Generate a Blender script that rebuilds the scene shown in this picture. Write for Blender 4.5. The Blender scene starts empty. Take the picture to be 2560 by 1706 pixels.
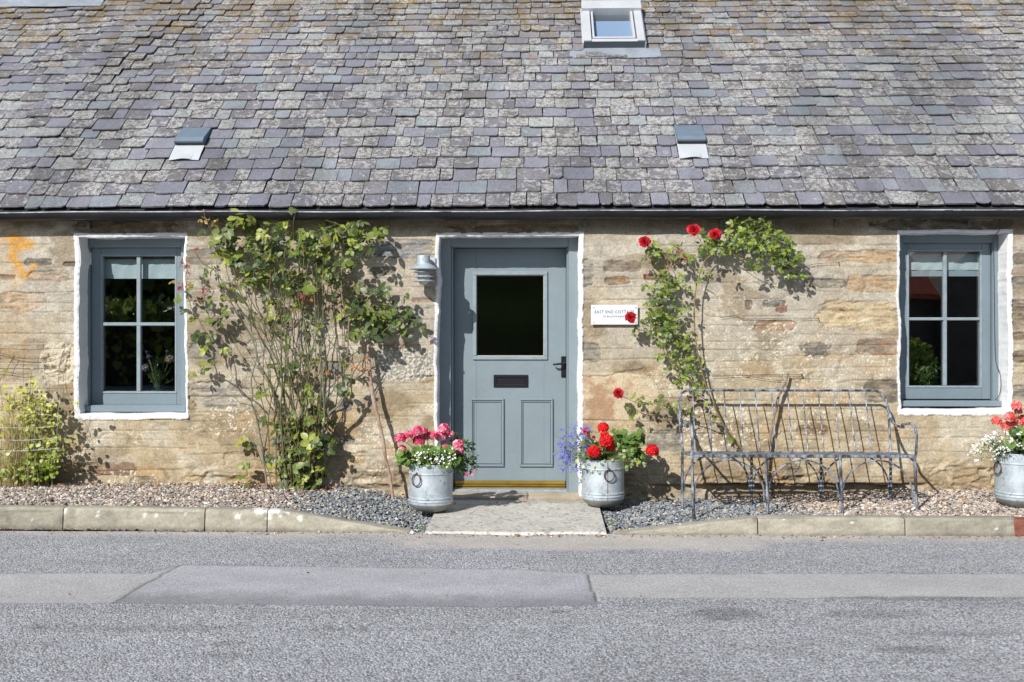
import bpy, math, random
import numpy as np
from mathutils import Vector
scene = bpy.context.scene
# ---------------------------------------------------------------- camera
F, CX, HV = 2489.0, 1280.0, 828.0            # focal length, centre and horizon in 2560-wide pixels
CAM = (0.0, -7.54, 1.28); YAW = math.radians(1.38)
cd = bpy.data.cameras.new('camera'); cam = bpy.data.objects.new('camera', cd)
scene.collection.objects.link(cam); scene.camera = cam
cam.location = CAM; cam.rotation_euler = (math.radians(90), 0, YAW)
cd.sensor_width = 36; cd.lens = 36*F/2560; cd.shift_y = -25/2560
cd.clip_start = 0.05; cd.clip_end = 2000
cd.dof.use_dof = True; cd.dof.focus_distance = 7.1; cd.dof.aperture_fstop = 4.0
# ---------------------------------------------------------------- light
LD = Vector((0.62, 1.0, -0.78)).normalized()  # the way the sunlight travels
sun_el = math.asin(-LD.z); tow = -LD
w = bpy.data.worlds.new('World'); scene.world = w; w.use_nodes = True
nt = w.node_tree; nt.nodes.clear()
sky = nt.nodes.new('ShaderNodeTexSky'); sky.sky_type = 'NISHITA'; sky.sun_disc = False
sky.sun_elevation = sun_el; sky.sun_rotation = math.atan2(tow.x, tow.y)
sky.altitude = 150; sky.air_density = 1.0; sky.dust_density = 0.6; sky.ozone_density = 1.2
bg = nt.nodes.new('ShaderNodeBackground'); bg.inputs[1].default_value = 0.082
ow = nt.nodes.new('ShaderNodeOutputWorld')
nt.links.new(sky.outputs[0], bg.inputs[0]); nt.links.new(bg.outputs[0], ow.inputs[0])
sd = bpy.data.lights.new('sun', 'SUN'); sd.energy = 4.0; sd.angle = math.radians(0.5); sd.color = (1.0, 0.972, 0.93)
so = bpy.data.objects.new('sun', sd); scene.collection.objects.link(so)
so.rotation_euler = LD.to_track_quat('-Z', 'Y').to_euler(); so.location = (-10, -16, 14)
scene.view_settings.view_transform = 'Standard'; scene.view_settings.look = 'None'
scene.view_settings.exposure = 0.38; scene.view_settings.gamma = 1.0
scene.render.engine = 'CYCLES'
scene.cycles.max_bounces = 7; scene.cycles.transparent_max_bounces = 12
scene.cycles.caustics_reflective = False; scene.cycles.caustics_refractive = False

# ---------------------------------------------------------------- helpers
cy_, sy_ = math.cos(YAW), math.sin(YAW)
def ray(u, v):
    a = (u-CX)/F; b = (HV-v)/F
    return (-sy_+a*cy_, cy_+a*sy_, b)
def P(u, v, Y):                                # the point of the plane y = Y seen at (u, v)
    d = ray(u, v); t = (Y-CAM[1])/d[1]
    return (CAM[0]+t*d[0], Y, CAM[2]+t*d[2])
def G(u, v, Z=0.0):                            # the point of the plane z = Z seen at (u, v)
    d = ray(u, v); t = (Z-CAM[2])/d[2]
    return (CAM[0]+t*d[0], CAM[1]+t*d[1], Z)
def PIX(x, y, z):
    dx = x-CAM[0]; dy = y-CAM[1]
    dep = -sy_*dx+cy_*dy; rx = cy_*dx+sy_*dy
    return CX+F*rx/dep, HV-F*(z-CAM[2])/dep
def srgb(r, g, b):
    f = lambda c: (c/255/12.92 if c <= 10 else ((c/255+0.055)/1.055)**2.4)
    return (f(r), f(g), f(b))
def hsh(i, j, seed):
    i = i.astype(np.int64); j = j.astype(np.int64)
    h = (i*374761393 + j*668265263 + seed*1442695041) & 0xffffffff
    h = ((h ^ (h >> 13))*1274126177) & 0xffffffff
    h = h ^ (h >> 16)
    return (h & 0xffffff)/float(0xffffff)
def vn(x, y, seed=0):
    x = np.asarray(x, float); y = np.asarray(y, float)
    xi = np.floor(x); yi = np.floor(y); fx = x-xi; fy = y-yi
    fx = fx*fx*(3-2*fx); fy = fy*fy*(3-2*fy)
    a = hsh(xi, yi, seed); b = hsh(xi+1, yi, seed); c = hsh(xi, yi+1, seed); d = hsh(xi+1, yi+1, seed)
    return (a*(1-fx)+b*fx)*(1-fy)+(c*(1-fx)+d*fx)*fy
def fbm(x, y, o=4, seed=0):
    s = 0; a = 1; t = 0
    for k in range(o):
        s = s+a*vn(x*2**k+k*17.3, y*2**k+k*9.1, seed+k*7); t += a; a *= 0.55
    return s/t
def ss(a, b, x):
    t = np.clip((x-a)/(b-a), 0, 1); return t*t*(3-2*t)

def sf(x, y=0.0, s=0):                          # quick smooth pseudo-noise, 0..1
    return .5+.5*(math.sin(x*1.9+s*3.1+1.3*math.sin(y*2.3+s))*.5+math.sin(x*4.3-y*3.7+s*1.7)*.3+math.sin(x*9.1+y*7.3+s*5.3)*.2)
ORG = {}
def tag(o, label=None, cat=None, group=None, kind=None):
    if label: o['label'] = label
    if cat: o['category'] = cat
    if group: o['group'] = group
    if kind: o['kind'] = kind
    return o
def thing(name, loc, label, cat, group=None):
    o = bpy.data.objects.new(name, None); scene.collection.objects.link(o)
    o.location = loc; o.empty_display_size = 0.1
    ORG[o.name] = tuple(loc); return tag(o, label, cat, group)
class MB:
    """collects geometry in world coordinates and links it as ONE mesh object"""
    def __init__(s): s.V = []; s.L = []; s.T = []; s.C = []; s.n = 0
    def add(s, V, Fc, col=None):
        V = np.asarray(V, float).reshape(-1, 3)
        if isinstance(Fc, np.ndarray):
            s.L.append((Fc+s.n).ravel()); s.T.append(np.full(len(Fc), Fc.shape[1]))
        else:
            s.L.append(np.array([i for f in Fc for i in f], int)+s.n); s.T.append(np.array([len(f) for f in Fc], int))
        c = np.ones((len(V), 4))
        if col is not None:
            col = np.asarray(col, float)
            if col.ndim == 1: c[:, :len(col)] = col
            else: c[:, :col.shape[1]] = col
        s.V.append(V); s.C.append(c); s.n += len(V); return s
    def box(s, x0, x1, y0, y1, z0, z1, ch=0.0, col=None):
        if x0 > x1: x0, x1 = x1, x0
        if y0 > y1: y0, y1 = y1, y0
        if z0 > z1: z0, z1 = z1, z0
        if ch <= 0:
            V = [(x, y, z) for x in (x0, x1) for y in (y0, y1) for z in (z0, z1)]
            Fc = [(0, 1, 3, 2), (4, 6, 7, 5), (0, 4, 5, 1), (2, 3, 7, 6), (0, 2, 6, 4), (1, 5, 7, 3)]
            return s.add(V, Fc, col)
        ch = min(ch, (x1-x0)*.45, (y1-y0)*.45, (z1-z0)*.45)
        V = []; idx = {}
        X = (x0, x1); Y = (y0, y1); Z = (z0, z1)
        for i in (0, 1):
            for j in (0, 1):
                for k in (0, 1):
                    sx, sy, sz = (1 if i == 0 else -1), (1 if j == 0 else -1), (1 if k == 0 else -1)
                    p = (X[i], Y[j], Z[k])
                    for a in range(3):
                        q = [p[0]+sx*ch, p[1]+sy*ch, p[2]+sz*ch]; q[a] = p[a]
                        idx[(i, j, k, a)] = len(V); V.append(tuple(q))
        Fc = []
        o4 = [(0, 0), (1, 0), (1, 1), (0, 1)]
        def mk(a, val, jk):
            t = [0, 0, 0]; t[a] = val
            o = [m for m in range(3) if m != a]; t[o[0]], t[o[1]] = jk
            return tuple(t)
        for a in range(3):
            for val in (0, 1):
                f = [idx[mk(a, val, jk)+(a,)] for jk in o4]
                flip = (val == 0) ^ (a == 1)
                Fc.append(f[::-1] if flip else f)
        for a in range(3):
            b, c = [m for m in range(3) if m != a]
            for vb in (0, 1):
                for vc in (0, 1):
                    t0 = [0, 0, 0]; t0[b] = vb; t0[c] = vc; t1 = list(t0); t1[a] = 1
                    t0 = tuple(t0); t1 = tuple(t1)
                    Fc.append([idx[t0+(b,)], idx[t1+(b,)], idx[t1+(c,)], idx[t0+(c,)]])
        for i in (0, 1):
            for j in (0, 1):
                for k in (0, 1): Fc.append([idx[(i, j, k, a)] for a in range(3)])
        return s.add(V, Fc, col)
    def tube(s, pts, r, n=8, col=None, caps=True):
        pts = np.asarray(pts, float); m = len(pts)
        r = np.full(m, r) if np.isscalar(r) else np.interp(np.linspace(0, 1, m), np.linspace(0, 1, len(r)), r)
        T = np.gradient(pts, axis=0); T /= (np.linalg.norm(T, axis=1)[:, None]+1e-12)
        up = np.array([0, 0, 1.0]) if abs(T[0, 2]) < .9 else np.array([1.0, 0, 0])
        a = np.cross(T[0], up); a /= np.linalg.norm(a)
        V = []; ang = np.linspace(0, 2*math.pi, n, endpoint=False)
        for i in range(m):
            a = a-T[i]*np.dot(a, T[i]); a /= (np.linalg.norm(a)+1e-12); b = np.cross(T[i], a)
            V.append(pts[i]+r[i]*(np.cos(ang)[:, None]*a+np.sin(ang)[:, None]*b))
        V = np.concatenate(V)
        Fc = [(i*n+j, i*n+(j+1) % n, (i+1)*n+(j+1) % n, (i+1)*n+j) for i in range(m-1) for j in range(n)]
        if caps: Fc += [tuple(range(n))[::-1], tuple(range((m-1)*n, m*n))]
        if col is not None and np.ndim(col) == 2: col = np.repeat(np.asarray(col), n, axis=0)
        return s.add(V, Fc, col)
    def lathe(s, prof, c, n=32, col=None, a0=0, a1=2*math.pi):
        full = abs(a1-a0-2*math.pi) < 1e-6
        ang = np.linspace(a0, a1, n, endpoint=not full); m = len(prof)
        V = [(c[0]+r*math.cos(t), c[1]+r*math.sin(t), c[2]+z) for (r, z) in prof for t in ang]
        k = n if full else n-1
        Fc = [(i*n+j, i*n+(j+1) % n, (i+1)*n+(j+1) % n, (i+1)*n+j) for i in range(m-1) for j in range(k)]
        return s.add(V, Fc, col)
    def prism(s, poly, y0, y1, col=None):       # polygon in x, z pushed through y
        n = len(poly); V = [(x, y0, z) for x, z in poly]+[(x, y1, z) for x, z in poly]
        Fc = [tuple(range(n)), tuple(range(n, 2*n))[::-1]]+[(i, i+n, (i+1) % n+n, (i+1) % n) for i in range(n)]
        return s.add(V, Fc, col)
    def build(s, name, m, parent=None, smooth=False, sharp=35):
        V = np.concatenate(s.V); L = np.concatenate(s.L).astype(np.int32); T = np.concatenate(s.T).astype(np.int32); C = np.concatenate(s.C)
        if parent is not None:
            og = ORG[parent.name]; V = V-np.array(og)
        me = bpy.data.meshes.new(name)
        me.vertices.add(len(V)); me.vertices.foreach_set('co', V.astype(np.float32).ravel())
        me.loops.add(len(L)); me.loops.foreach_set('vertex_index', L)
        me.polygons.add(len(T)); st = np.zeros(len(T), np.int32); st[1:] = np.cumsum(T)[:-1]
        me.polygons.foreach_set('loop_start', st)
        me.polygons.foreach_set('use_smooth', np.full(len(T), smooth))
        at = me.color_attributes.new('Col', 'FLOAT_COLOR', 'POINT'); at.data.foreach_set('color', C.astype(np.float32).ravel())
        me.update(calc_edges=True); me.validate()
        if smooth and sharp and len(T) < 60000: me.set_sharp_from_angle(angle=math.radians(sharp))
        me.materials.append(m)
        o = bpy.data.objects.new(name, me); scene.collection.objects.link(o)
        if parent is not None: o.parent = parent; ORG[o.name] = og
        else: ORG[o.name] = (0, 0, 0)
        return o
def pbox(mb, u0, v0, u1, v1, yf, th, ch=0.002, col=None):
    """box whose front face, at y = yf, spans the rectangle seen at u0..u1, v0..v1"""
    um = (u0+u1)/2
    return mb.box(P(u0, v0, yf)[0], P(u1, v0, yf)[0], yf, yf+th, P(um, v1, yf)[2], P(um, v0, yf)[2], ch, col)
def smooth_path(pts, n=4):
    pts = np.asarray(pts, float); out = []
    Q = np.vstack([2*pts[0]-pts[1], pts, 2*pts[-1]-pts[-2]])
    for i in range(1, len(Q)-2):
        for k in range(n):
            t = k/n; a, b, c, d = Q[i-1], Q[i], Q[i+1], Q[i+2]
            out.append(.5*((2*b)+(-a+c)*t+(2*a-5*b+4*c-d)*t*t+(-a+3*b-3*c+d)*t**3))
    out.append(Q[-2]); return np.array(out)

# ---------------------------------------------------------------- materials
def nodes(name):
    m = bpy.data.materials.new(name); m.use_nodes = True; t = m.node_tree
    return m, t, t.nodes['Principled BSDF'], t.nodes['Material Output']
def N(t, typ, **kw):
    n = t.nodes.new(typ)
    for k, v in kw.items(): setattr(n, k, v)
    return n
def noise(t, scale, detail=4, rough=.55, stretch=None, dist=0):
    n = N(t, 'ShaderNodeTexNoise'); n.inputs['Scale'].default_value = scale; n.inputs['Detail'].default_value = detail
    n.inputs['Roughness'].default_value = rough; n.inputs['Distortion'].default_value = dist
    tc = N(t, 'ShaderNodeTexCoord')
    if stretch:
        mp = N(t, 'ShaderNodeMapping'); mp.inputs['Scale'].default_value = stretch
        t.links.new(tc.outputs['Object'], mp.inputs['Vector']); t.links.new(mp.outputs[0], n.inputs['Vector'])
    else: t.links.new(tc.outputs['Object'], n.inputs['Vector'])
    return n.outputs['Fac']
def vor(t, scale, feature='F1', out='Distance'):
    n = N(t, 'ShaderNodeTexVoronoi', feature=feature); n.inputs['Scale'].default_value = scale
    tc = N(t, 'ShaderNodeTexCoord'); t.links.new(tc.outputs['Object'], n.inputs['Vector']); return n.outputs[out]
def mr(t, v, a, b, c, d, smooth=False):
    n = N(t, 'ShaderNodeMapRange'); n.clamp = True
    if smooth: n.interpolation_type = 'SMOOTHSTEP'
    for i, x in enumerate((a, b, c, d)): n.inputs[i+1].default_value = x
    t.links.new(v, n.inputs[0]); return n.outputs[0]
def mixc(t, f, a, b, mode='MIX'):
    n = N(t, 'ShaderNodeMix', data_type='RGBA', blend_type=mode)
    for s, v in ((n.inputs['Factor'], f), (n.inputs['A'], a), (n.inputs['B'], b)):
        if hasattr(v, 'links'): t.links.new(v, s)
        elif isinstance(v, (int, float)): s.default_value = v
        else: s.default_value = (*v, 1) if len(v) == 3 else v
    return n.outputs['Result']
def mth(t, op, a, b=0.0):
    n = N(t, 'ShaderNodeMath', operation=op)
    for s, v in ((n.inputs[0], a), (n.inputs[1], b)):
        if hasattr(v, 'links'): t.links.new(v, s)
        else: s.default_value = v
    return n.outputs[0]
def mulv(t, c, v):
    n = N(t, 'ShaderNodeVectorMath', operation='SCALE'); t.links.new(c, n.inputs[0])
    if hasattr(v, 'links'): t.links.new(v, n.inputs['Scale'])
    else: n.inputs['Scale'].default_value = v
    return n.outputs[0]
def bump(t, b, h, strength, dist):
    n = N(t, 'ShaderNodeBump'); n.inputs['Strength'].default_value = strength; n.inputs['Distance'].default_value = dist
    t.links.new(h, n.inputs['Height']); t.links.new(n.outputs[0], b.inputs['Normal']); return n
def vcol(t):
    a = N(t, 'ShaderNodeAttribute', attribute_name='Col'); return a
def mat(name, col=None, rough=.6, metal=0, layers=(), bmp=None, spec=.5, rvar=None):
    """col None = the mesh's own colour attribute; layers = (scale, low, high, detail[, stretch])"""
    m, t, b, o = nodes(name)
    if col is None: c = vcol(t).outputs['Color']
    else:
        r = N(t, 'ShaderNodeRGB'); r.outputs[0].default_value = (*col, 1); c = r.outputs[0]
    for l in layers:
        f = mr(t, noise(t, l[0], l[3], .6, l[4] if len(l) > 4 else None), .3, .7, l[1], l[2])
        c = mulv(t, c, f)
    t.links.new(c, b.inputs['Base Color']) if layers or col is None else b.inputs['Base Color'].__setattr__('default_value', (*col, 1))
    b.inputs['Roughness'].default_value = rough; b.inputs['Metallic'].default_value = metal
    b.inputs['Specular IOR Level'].default_value = spec
    if rvar: t.links.new(mr(t, noise(t, rvar[0], 3), .3, .7, rvar[1], rvar[2]), b.inputs['Roughness'])
    if bmp: bump(t, b, noise(t, bmp[0], 5, .65), bmp[1], bmp[2])
    return m

def wall_mat():
    m, t, b, o = nodes('lime_render_stone')
    a = vcol(t); c = a.outputs['Color']
    g1 = noise(t, 330, 3, .7); g2 = noise(t, 70, 5, .7); g3 = noise(t, 9, 6, .65)
    al = a.outputs['Alpha']                                     # 1 = gritty mortar, 0 = smooth paint
    k = mth(t, 'MULTIPLY', mr(t, g1, .3, .7, .64, 1.34), mth(t, 'MULTIPLY', mr(t, g2, .3, .7, .70, 1.27), mr(t, g3, .3, .7, .86, 1.14)))
    k = mth(t, 'ADD', mth(t, 'MULTIPLY', k, al), mth(t, 'SUBTRACT', 1.0, al))
    t.links.new(mulv(t, c, k), b.inputs['Base Color'])
    b.inputs['Roughness'].default_value = .93; b.inputs['Specular IOR Level'].default_value = .2
    h = mth(t, 'ADD', mth(t, 'MULTIPLY', g1, .35), g2); h = mth(t, 'MULTIPLY', h, mr(t, al, 0, 1, .45, 1))
    bump(t, b, h, .75, .006); return m
def slate_mat():
    m, t, b, o = nodes('weathered_slate')
    a = vcol(t); c = a.outputs['Color']; al = a.outputs['Alpha']
    n1 = noise(t, 19, 9, .78, None, .9); n2 = noise(t, 34, 8, .8); n3 = noise(t, 4, 6, .75); n4 = noise(t, 170, 4, .75)
    c = mulv(t, c, mr(t, n4, .3, .7, .60, 1.40)); c = mulv(t, c, mr(t, noise(t, 2.6, 4), .3, .7, .84, 1.16))
    c = mulv(t, c, mr(t, noise(t, 60, 5, .7, (1, .35, .35)), .3, .7, .86, 1.14)); stain = mr(t, noise(t, .9, 5, .6, (1.6, .5, .5)), .42, .62, 1.10, .74)
    th = mr(t, al, 0, 1, .60, .40)
    f = mr(t, mth(t, 'SUBTRACT', n1, th), 0, .035, 0, .9)
    c = mixc(t, f, c, mixc(t, mr(t, n4, .38, .58, 0, 1), (.15, .14, .135), (.66, .66, .64)))
    f2 = mr(t, mth(t, 'SUBTRACT', n2, mr(t, al, 0, 1, .58, .47)), 0, .05, 0, .82)
    c = mixc(t, f2, c, mixc(t, mr(t, n4, .4, .6, 0, 1), (.115, .095, .075), (.23, .195, .145)))
    tc = N(t, 'ShaderNodeTexCoord'); sp = N(t, 'ShaderNodeSeparateXYZ'); t.links.new(tc.outputs['Object'], sp.inputs[0])
    hi = mr(t, sp.outputs['Z'], 2.8, 4.5, 0.0, .118)
    f3 = mr(t, mth(t, 'ADD', mth(t, 'MULTIPLY', mth(t, 'ADD', n3, n2), .5), hi), .60, .64, 0, .7)
    c = mixc(t, f3, c, (.31, .215, .085))
    sps = mr(t, vor(t, 60), .10, .05, 0, .75)
    sps = mth(t, 'MULTIPLY', sps, mr(t, noise(t, 16, 3), .5, .6, 0, 1)); c = mixc(t, sps, c, (.64, .65, .60))
    c = mixc(t, 1.0, mulv(t, c, stain), (.96, .96, .99), 'MULTIPLY'); t.links.new(c, b.inputs['Base Color'])
    t.links.new(mr(t, f, 0, 1, .42, .85), b.inputs['Roughness']); b.inputs['Specular IOR Level'].default_value = .5
    h = mth(t, 'ADD', mth(t, 'MULTIPLY', n4, .4), mth(t, 'ADD', mth(t, 'MULTIPLY', n2, 1.6), mth(t, 'MULTIPLY', f, .35)))
    bump(t, b, h, .9, .008); return m
def asphalt_mat():
    m, t, b, o = nodes('asphalt')
    a = vcol(t); c = a.outputs['Color']; al = a.outputs['Alpha']   # alpha: how coarse the chippings are
    v1 = N(t, 'ShaderNodeTexVoronoi'); v1.inputs['Scale'].default_value = 118
    tc = N(t, 'ShaderNodeTexCoord'); mp = N(t, 'ShaderNodeMapping'); mp.inputs['Scale'].default_value = (1, 1, 1)
    nz = N(t, 'ShaderNodeTexNoise'); nz.inputs['Scale'].default_value = 120; nz.inputs['Detail'].default_value = 2
    t.links.new(tc.outputs['Object'], nz.inputs['Vector'])
    ad = N(t, 'ShaderNodeVectorMath', operation='MULTIPLY_ADD'); ad.inputs[1].default_value = (.008, .008, .008)
    t.links.new(nz.outputs['Color'], ad.inputs[0]); t.links.new(tc.outputs['Object'], ad.inputs[2]); t.links.new(ad.outputs[0], v1.inputs['Vector'])
    hs = N(t, 'ShaderNodeSeparateColor'); t.links.new(v1.outputs['Color'], hs.inputs[0])
    st = mr(t, hs.outputs[0], 0, 1, .58, 1.46); gap = mr(t, v1.outputs['Distance'], .35, .75, 1.0, .38)
    k1 = mth(t, 'MULTIPLY', st, gap)
    fine = mth(t, 'MULTIPLY', mr(t, noise(t, 230, 3, .75), .3, .7, .48, 1.52), mr(t, noise(t, 75, 3, .7), .3, .7, .85, 1.15))
    k = mth(t, 'ADD', mth(t, 'MULTIPLY', k1, al), mth(t, 'MULTIPLY', fine, mth(t, 'SUBTRACT', 1.0, al)))
    k = mth(t, 'MULTIPLY', k, mr(t, noise(t, 5, 5), .3, .7, .93, 1.07))
    k = mth(t, 'MULTIPLY', k, mr(t, noise(t, 1.2, 4, .6, (1, 2.6, 1)), .3, .7, .92, 1.08))
    c = mulv(t, c, k)
    c = mixc(t, mr(t, hs.outputs[1], .8, 1, 0, .35), c, mulv(t, c, 1.5))
    t.links.new(c, b.inputs['Base Color']); b.inputs['Roughness'].default_value = .8; b.inputs['Specular IOR Level'].default_value = .35
    hgt = mth(t, 'ADD', mth(t, 'MULTIPLY', mr(t, v1.outputs['Distance'], 0, .8, 1, 0), al), mth(t, 'MULTIPLY', noise(t, 260, 3, .7), .4))
    bump(t, b, hgt, .8, .006); return m
def leaf_mat(name, trans=.28, rough=.42):
    m, t, b, o = nodes(name)
    c = vcol(t).outputs['Color']; c = mulv(t, c, mr(t, noise(t, 60, 3), .3, .7, .82, 1.18))
    t.links.new(c, b.inputs['Base Color']); b.inputs['Roughness'].default_value = rough; b.inputs['Specular IOR Level'].default_value = .45
    tr = N(t, 'ShaderNodeBsdfTranslucent'); t.links.new(mulv(t, c, 1.5), tr.inputs['Color'])
    mx = N(t, 'ShaderNodeMixShader'); mx.inputs[0].default_value = trans
    t.links.new(b.outputs[0], mx.inputs[1]); t.links.new(tr.outputs[0], mx.inputs[2]); t.links.new(mx.outputs[0], o.inputs['Surface'])
    return m
def glass_mat(name, tint=(.9, .95, .95), ripple=0, ior=1.5, rough=0.0, gain=1.7):
    m, t, b, o = nodes(name); t.nodes.remove(b)
    ge = N(t, 'ShaderNodeNewGeometry'); dt = N(t, 'ShaderNodeVectorMath', operation='DOT_PRODUCT')
    t.links.new(ge.outputs['Normal'], dt.inputs[0]); t.links.new(ge.outputs['Incoming'], dt.inputs[1])
    f0 = ((ior-1)/(ior+1))**2; fr = mth(t, 'ADD', mth(t, 'MULTIPLY', mth(t, 'POWER', mth(t, 'SUBTRACT', 1.0, mth(t, 'ABSOLUTE', dt.outputs['Value'])), 5.0), 1-f0), f0)
    g = N(t, 'ShaderNodeBsdfGlossy'); g.inputs['Roughness'].default_value = rough; g.inputs['Color'].default_value = (1, 1, 1, 1)
    tr = N(t, 'ShaderNodeBsdfTransparent'); tr.inputs['Color'].default_value = (*tint, 1)
    mx = N(t, 'ShaderNodeMixShader')
    f2 = mth(t, 'MULTIPLY', fr, gain)
    t.links.new(f2, mx.inputs[0]); t.links.new(tr.outputs[0], mx.inputs[1]); t.links.new(g.outputs[0], mx.inputs[2])
    bn = N(t, 'ShaderNodeBump'); bn.inputs['Distance'].default_value = .002
    if ripple:
        t.links.new(noise(t, 60, 2, .5, (1, 1, .06)), bn.inputs['Height']); bn.inputs['Strength'].default_value = ripple
    else:
        t.links.new(noise(t, 2.2, 1), bn.inputs['Height']); bn.inputs['Strength'].default_value = .25; bn.inputs['Distance'].default_value = .004
    t.links.new(bn.outputs[0], g.inputs['Normal'])
    t.links.new(mx.outputs[0], o.inputs['Surface']); return m
def zinc_mat():
    m, t, b, o = nodes('galvanised_zinc')
    c0 = mixc(t, mr(t, noise(t, 9, 5, .6), .35, .65, 0, 1), (.40, .46, .50), (.58, .64, .68))
    c1 = mixc(t, mr(t, vor(t, 38), .0, .5, .35, 0), c0, (.66, .70, .73))
    c2 = mixc(t, mr(t, noise(t, 42, 4, .7), .60, .66, 0, .75), c1, (.14, .15, .17))
    c3 = mixc(t, mr(t, noise(t, 12, 4, .7), .60, .68, 0, .5), c2, (.22, .25, .28))
    t.links.new(c3, b.inputs['Base Color']); b.inputs['Metallic'].default_value = .35
    t.links.new(mr(t, noise(t, 20, 4), .3, .7, .42, .68), b.inputs['Roughness'])
    bump(t, b, noise(t, 25, 4), .25, .004); return m
def iron_mat():
    m, t, b, o = nodes('brushed_grey_iron')
    f = noise(t, 22, 5, .75, (1.0, 1.0, .35))
    c = mixc(t, mr(t, f, .44, .60, 0, 1), (.04, .045, .06), (.36, .40, .46))
    t.links.new(c, b.inputs['Base Color']); b.inputs['Metallic'].default_value = .25; b.inputs['Roughness'].default_value = .5
    bump(t, b, noise(t, 90, 3), .3, .002); return m
M = {}
M['wall'] = wall_mat(); M['slate'] = slate_mat(); M['asphalt'] = asphalt_mat()
M['leaf'] = leaf_mat('leaf'); M['petal'] = leaf_mat('petal', .22, .6)
M['paint'] = mat('blue_grey_paint', (.215, .264, .288), .42, layers=((3, .95, 1.05, 4), (40, .97, 1.03, 4)), bmp=(60, .12, .002), rvar=(8, .36, .5))
M['frame_paint'] = mat('grey_window_paint', (.185, .235, .265), .45, layers=((3, .92, 1.06, 4), (55, .95, 1.05, 4)), bmp=(60, .15, .002))
M['bead'] = mat('pale_grey_bead', (.25, .305, .33), .5, layers=((20, .85, 1.1, 4),))
M['glass'] = glass_mat('window_glass', gain=5.0); M['reeded'] = glass_mat('rippled_door_glass', (.45, .50, .48), .16, 1.5, .09, 5.0)
M['zinc'] = zinc_mat(); M['iron'] = iron_mat()
M['gravel'] = mat('gravel_stone', None, .85, layers=((160, .8, 1.2, 3),), spec=.3)
M['stem'] = mat('bark_stem', None, .7, layers=((70, .75, 1.25, 4),), bmp=(180, .4, .002))
M['concrete'] = mat('kerb_concrete', None, .92, layers=((9, .90, 1.1, 6), (60, .88, 1.12, 4), (260, .74, 1.25, 3)), bmp=(220, .7, .004), spec=.2)
M['black'] = mat('black_cast_iron_paint', (.012, .012, .015), .32, bmp=(110, .35, .002))
M['gutter'] = mat('black_gutter', (.009, .009, .011), .5, layers=((12, .6, 2.2, 6, (.3, 1, 1)),), bmp=(40, .2, .003), rvar=(7, .25, .6))
M['lead'] = mat('grey_lead', (.29, .32, .36), .55, .1, layers=((5, .8, 1.2, 5), (30, .9, 1.1, 4)), bmp=(14, .4, .006))
M['alu'] = mat('pale_aluminium', (.60, .61, .62), .45, .2, layers=((6, .93, 1.05, 4),))
M['alu_dark_shade'] = mat('dark_metal_and_painted_shade', (.10, .12, .14), .45, .3)  # also colours the painted shade on the skylight's lower face
M['lead_cowl'] = mat('blue_grey_cowl', (.17, .22, .27), .5, .1, layers=((14, .92, 1.08, 4),))
M['plate'] = mat('white_metal_plate', (.56, .58, .60), .4, .1, layers=((7, .95, 1.04, 3),))
M['brass'] = mat('brass', (.62, .42, .09), .32, .85, layers=((24, .7, 1.15, 5, (.3, 1, 1)),))
M['sillpaint'] = mat('worn_grey_sill', (.30, .34, .37), .7, layers=((30, .7, 1.15, 5), (6, .9, 1.1, 4)), bmp=(80, .4, .003))
M['fabric'] = mat('white_blind_fabric', (.50, .58, .60), .9, layers=((6, .93, 1.05, 3),), bmp=(9, .6, .02))
M['band'] = mat('blue_grey_fabric', (.30, .36, .40), .9, layers=((60, .85, 1.1, 3),))
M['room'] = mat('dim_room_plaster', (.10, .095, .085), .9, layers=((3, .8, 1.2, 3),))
M['plaque'] = mat('white_plaque_enamel', (.70, .73, .75), .35)
M['ink'] = mat('black_lettering', (.03, .03, .035), .5)
M['soil'] = mat('dark_soil', (.035, .025, .018), .95, layers=((40, .6, 1.4, 4),), bmp=(50, 1, .02))
M['brick'] = mat('terracotta_brick', (.23, .085, .055), .85, layers=((14, .7, 1.3, 5), (90, .85, 1.15, 3)), bmp=(60, .5, .004))
M['wire'] = mat('dark_garden_wire', (.07, .065, .06), .5, .4)
M['zwire'] = mat('pale_galvanised_wire', (.55, .62, .60), .4, .5)
M['rust'] = mat('rusty_ring_iron', (.10, .055, .035), .6, .4, layers=((60, .6, 1.4, 4),))
M['clear'] = glass_mat('vase_glass', (.75, .88, .9))
M['frost'] = mat('frosted_lamp_glass', (.62, .62, .56), .25, spec=.6)
# ================================================================ THE COTTAGE
cottage = thing('cottage', (0, 0, 0), 'long low stone cottage with lichened slate roof, grey door and two white-edged windows', 'cottage')
# openings: seen rectangle (u0, v0, u1, v1) of the hole's edge in the wall face
OPN = {'lw': (198, 593, 461, 1034), 'door': (1097, 591, 1447, 1262), 'rw': (2251, 583, 2518, 1024)}
def rect(k):
    u0, v0, u1, v1 = OPN[k]; um = (u0+u1)/2
    return P(u0, 0, 0)[0], P(u1, 0, 0)[0], (P(um, v1, 0)[2] if k != 'door' else -.1), P(um, v0, 0)[2]
R = {k: rect(k) for k in OPN}
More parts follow.
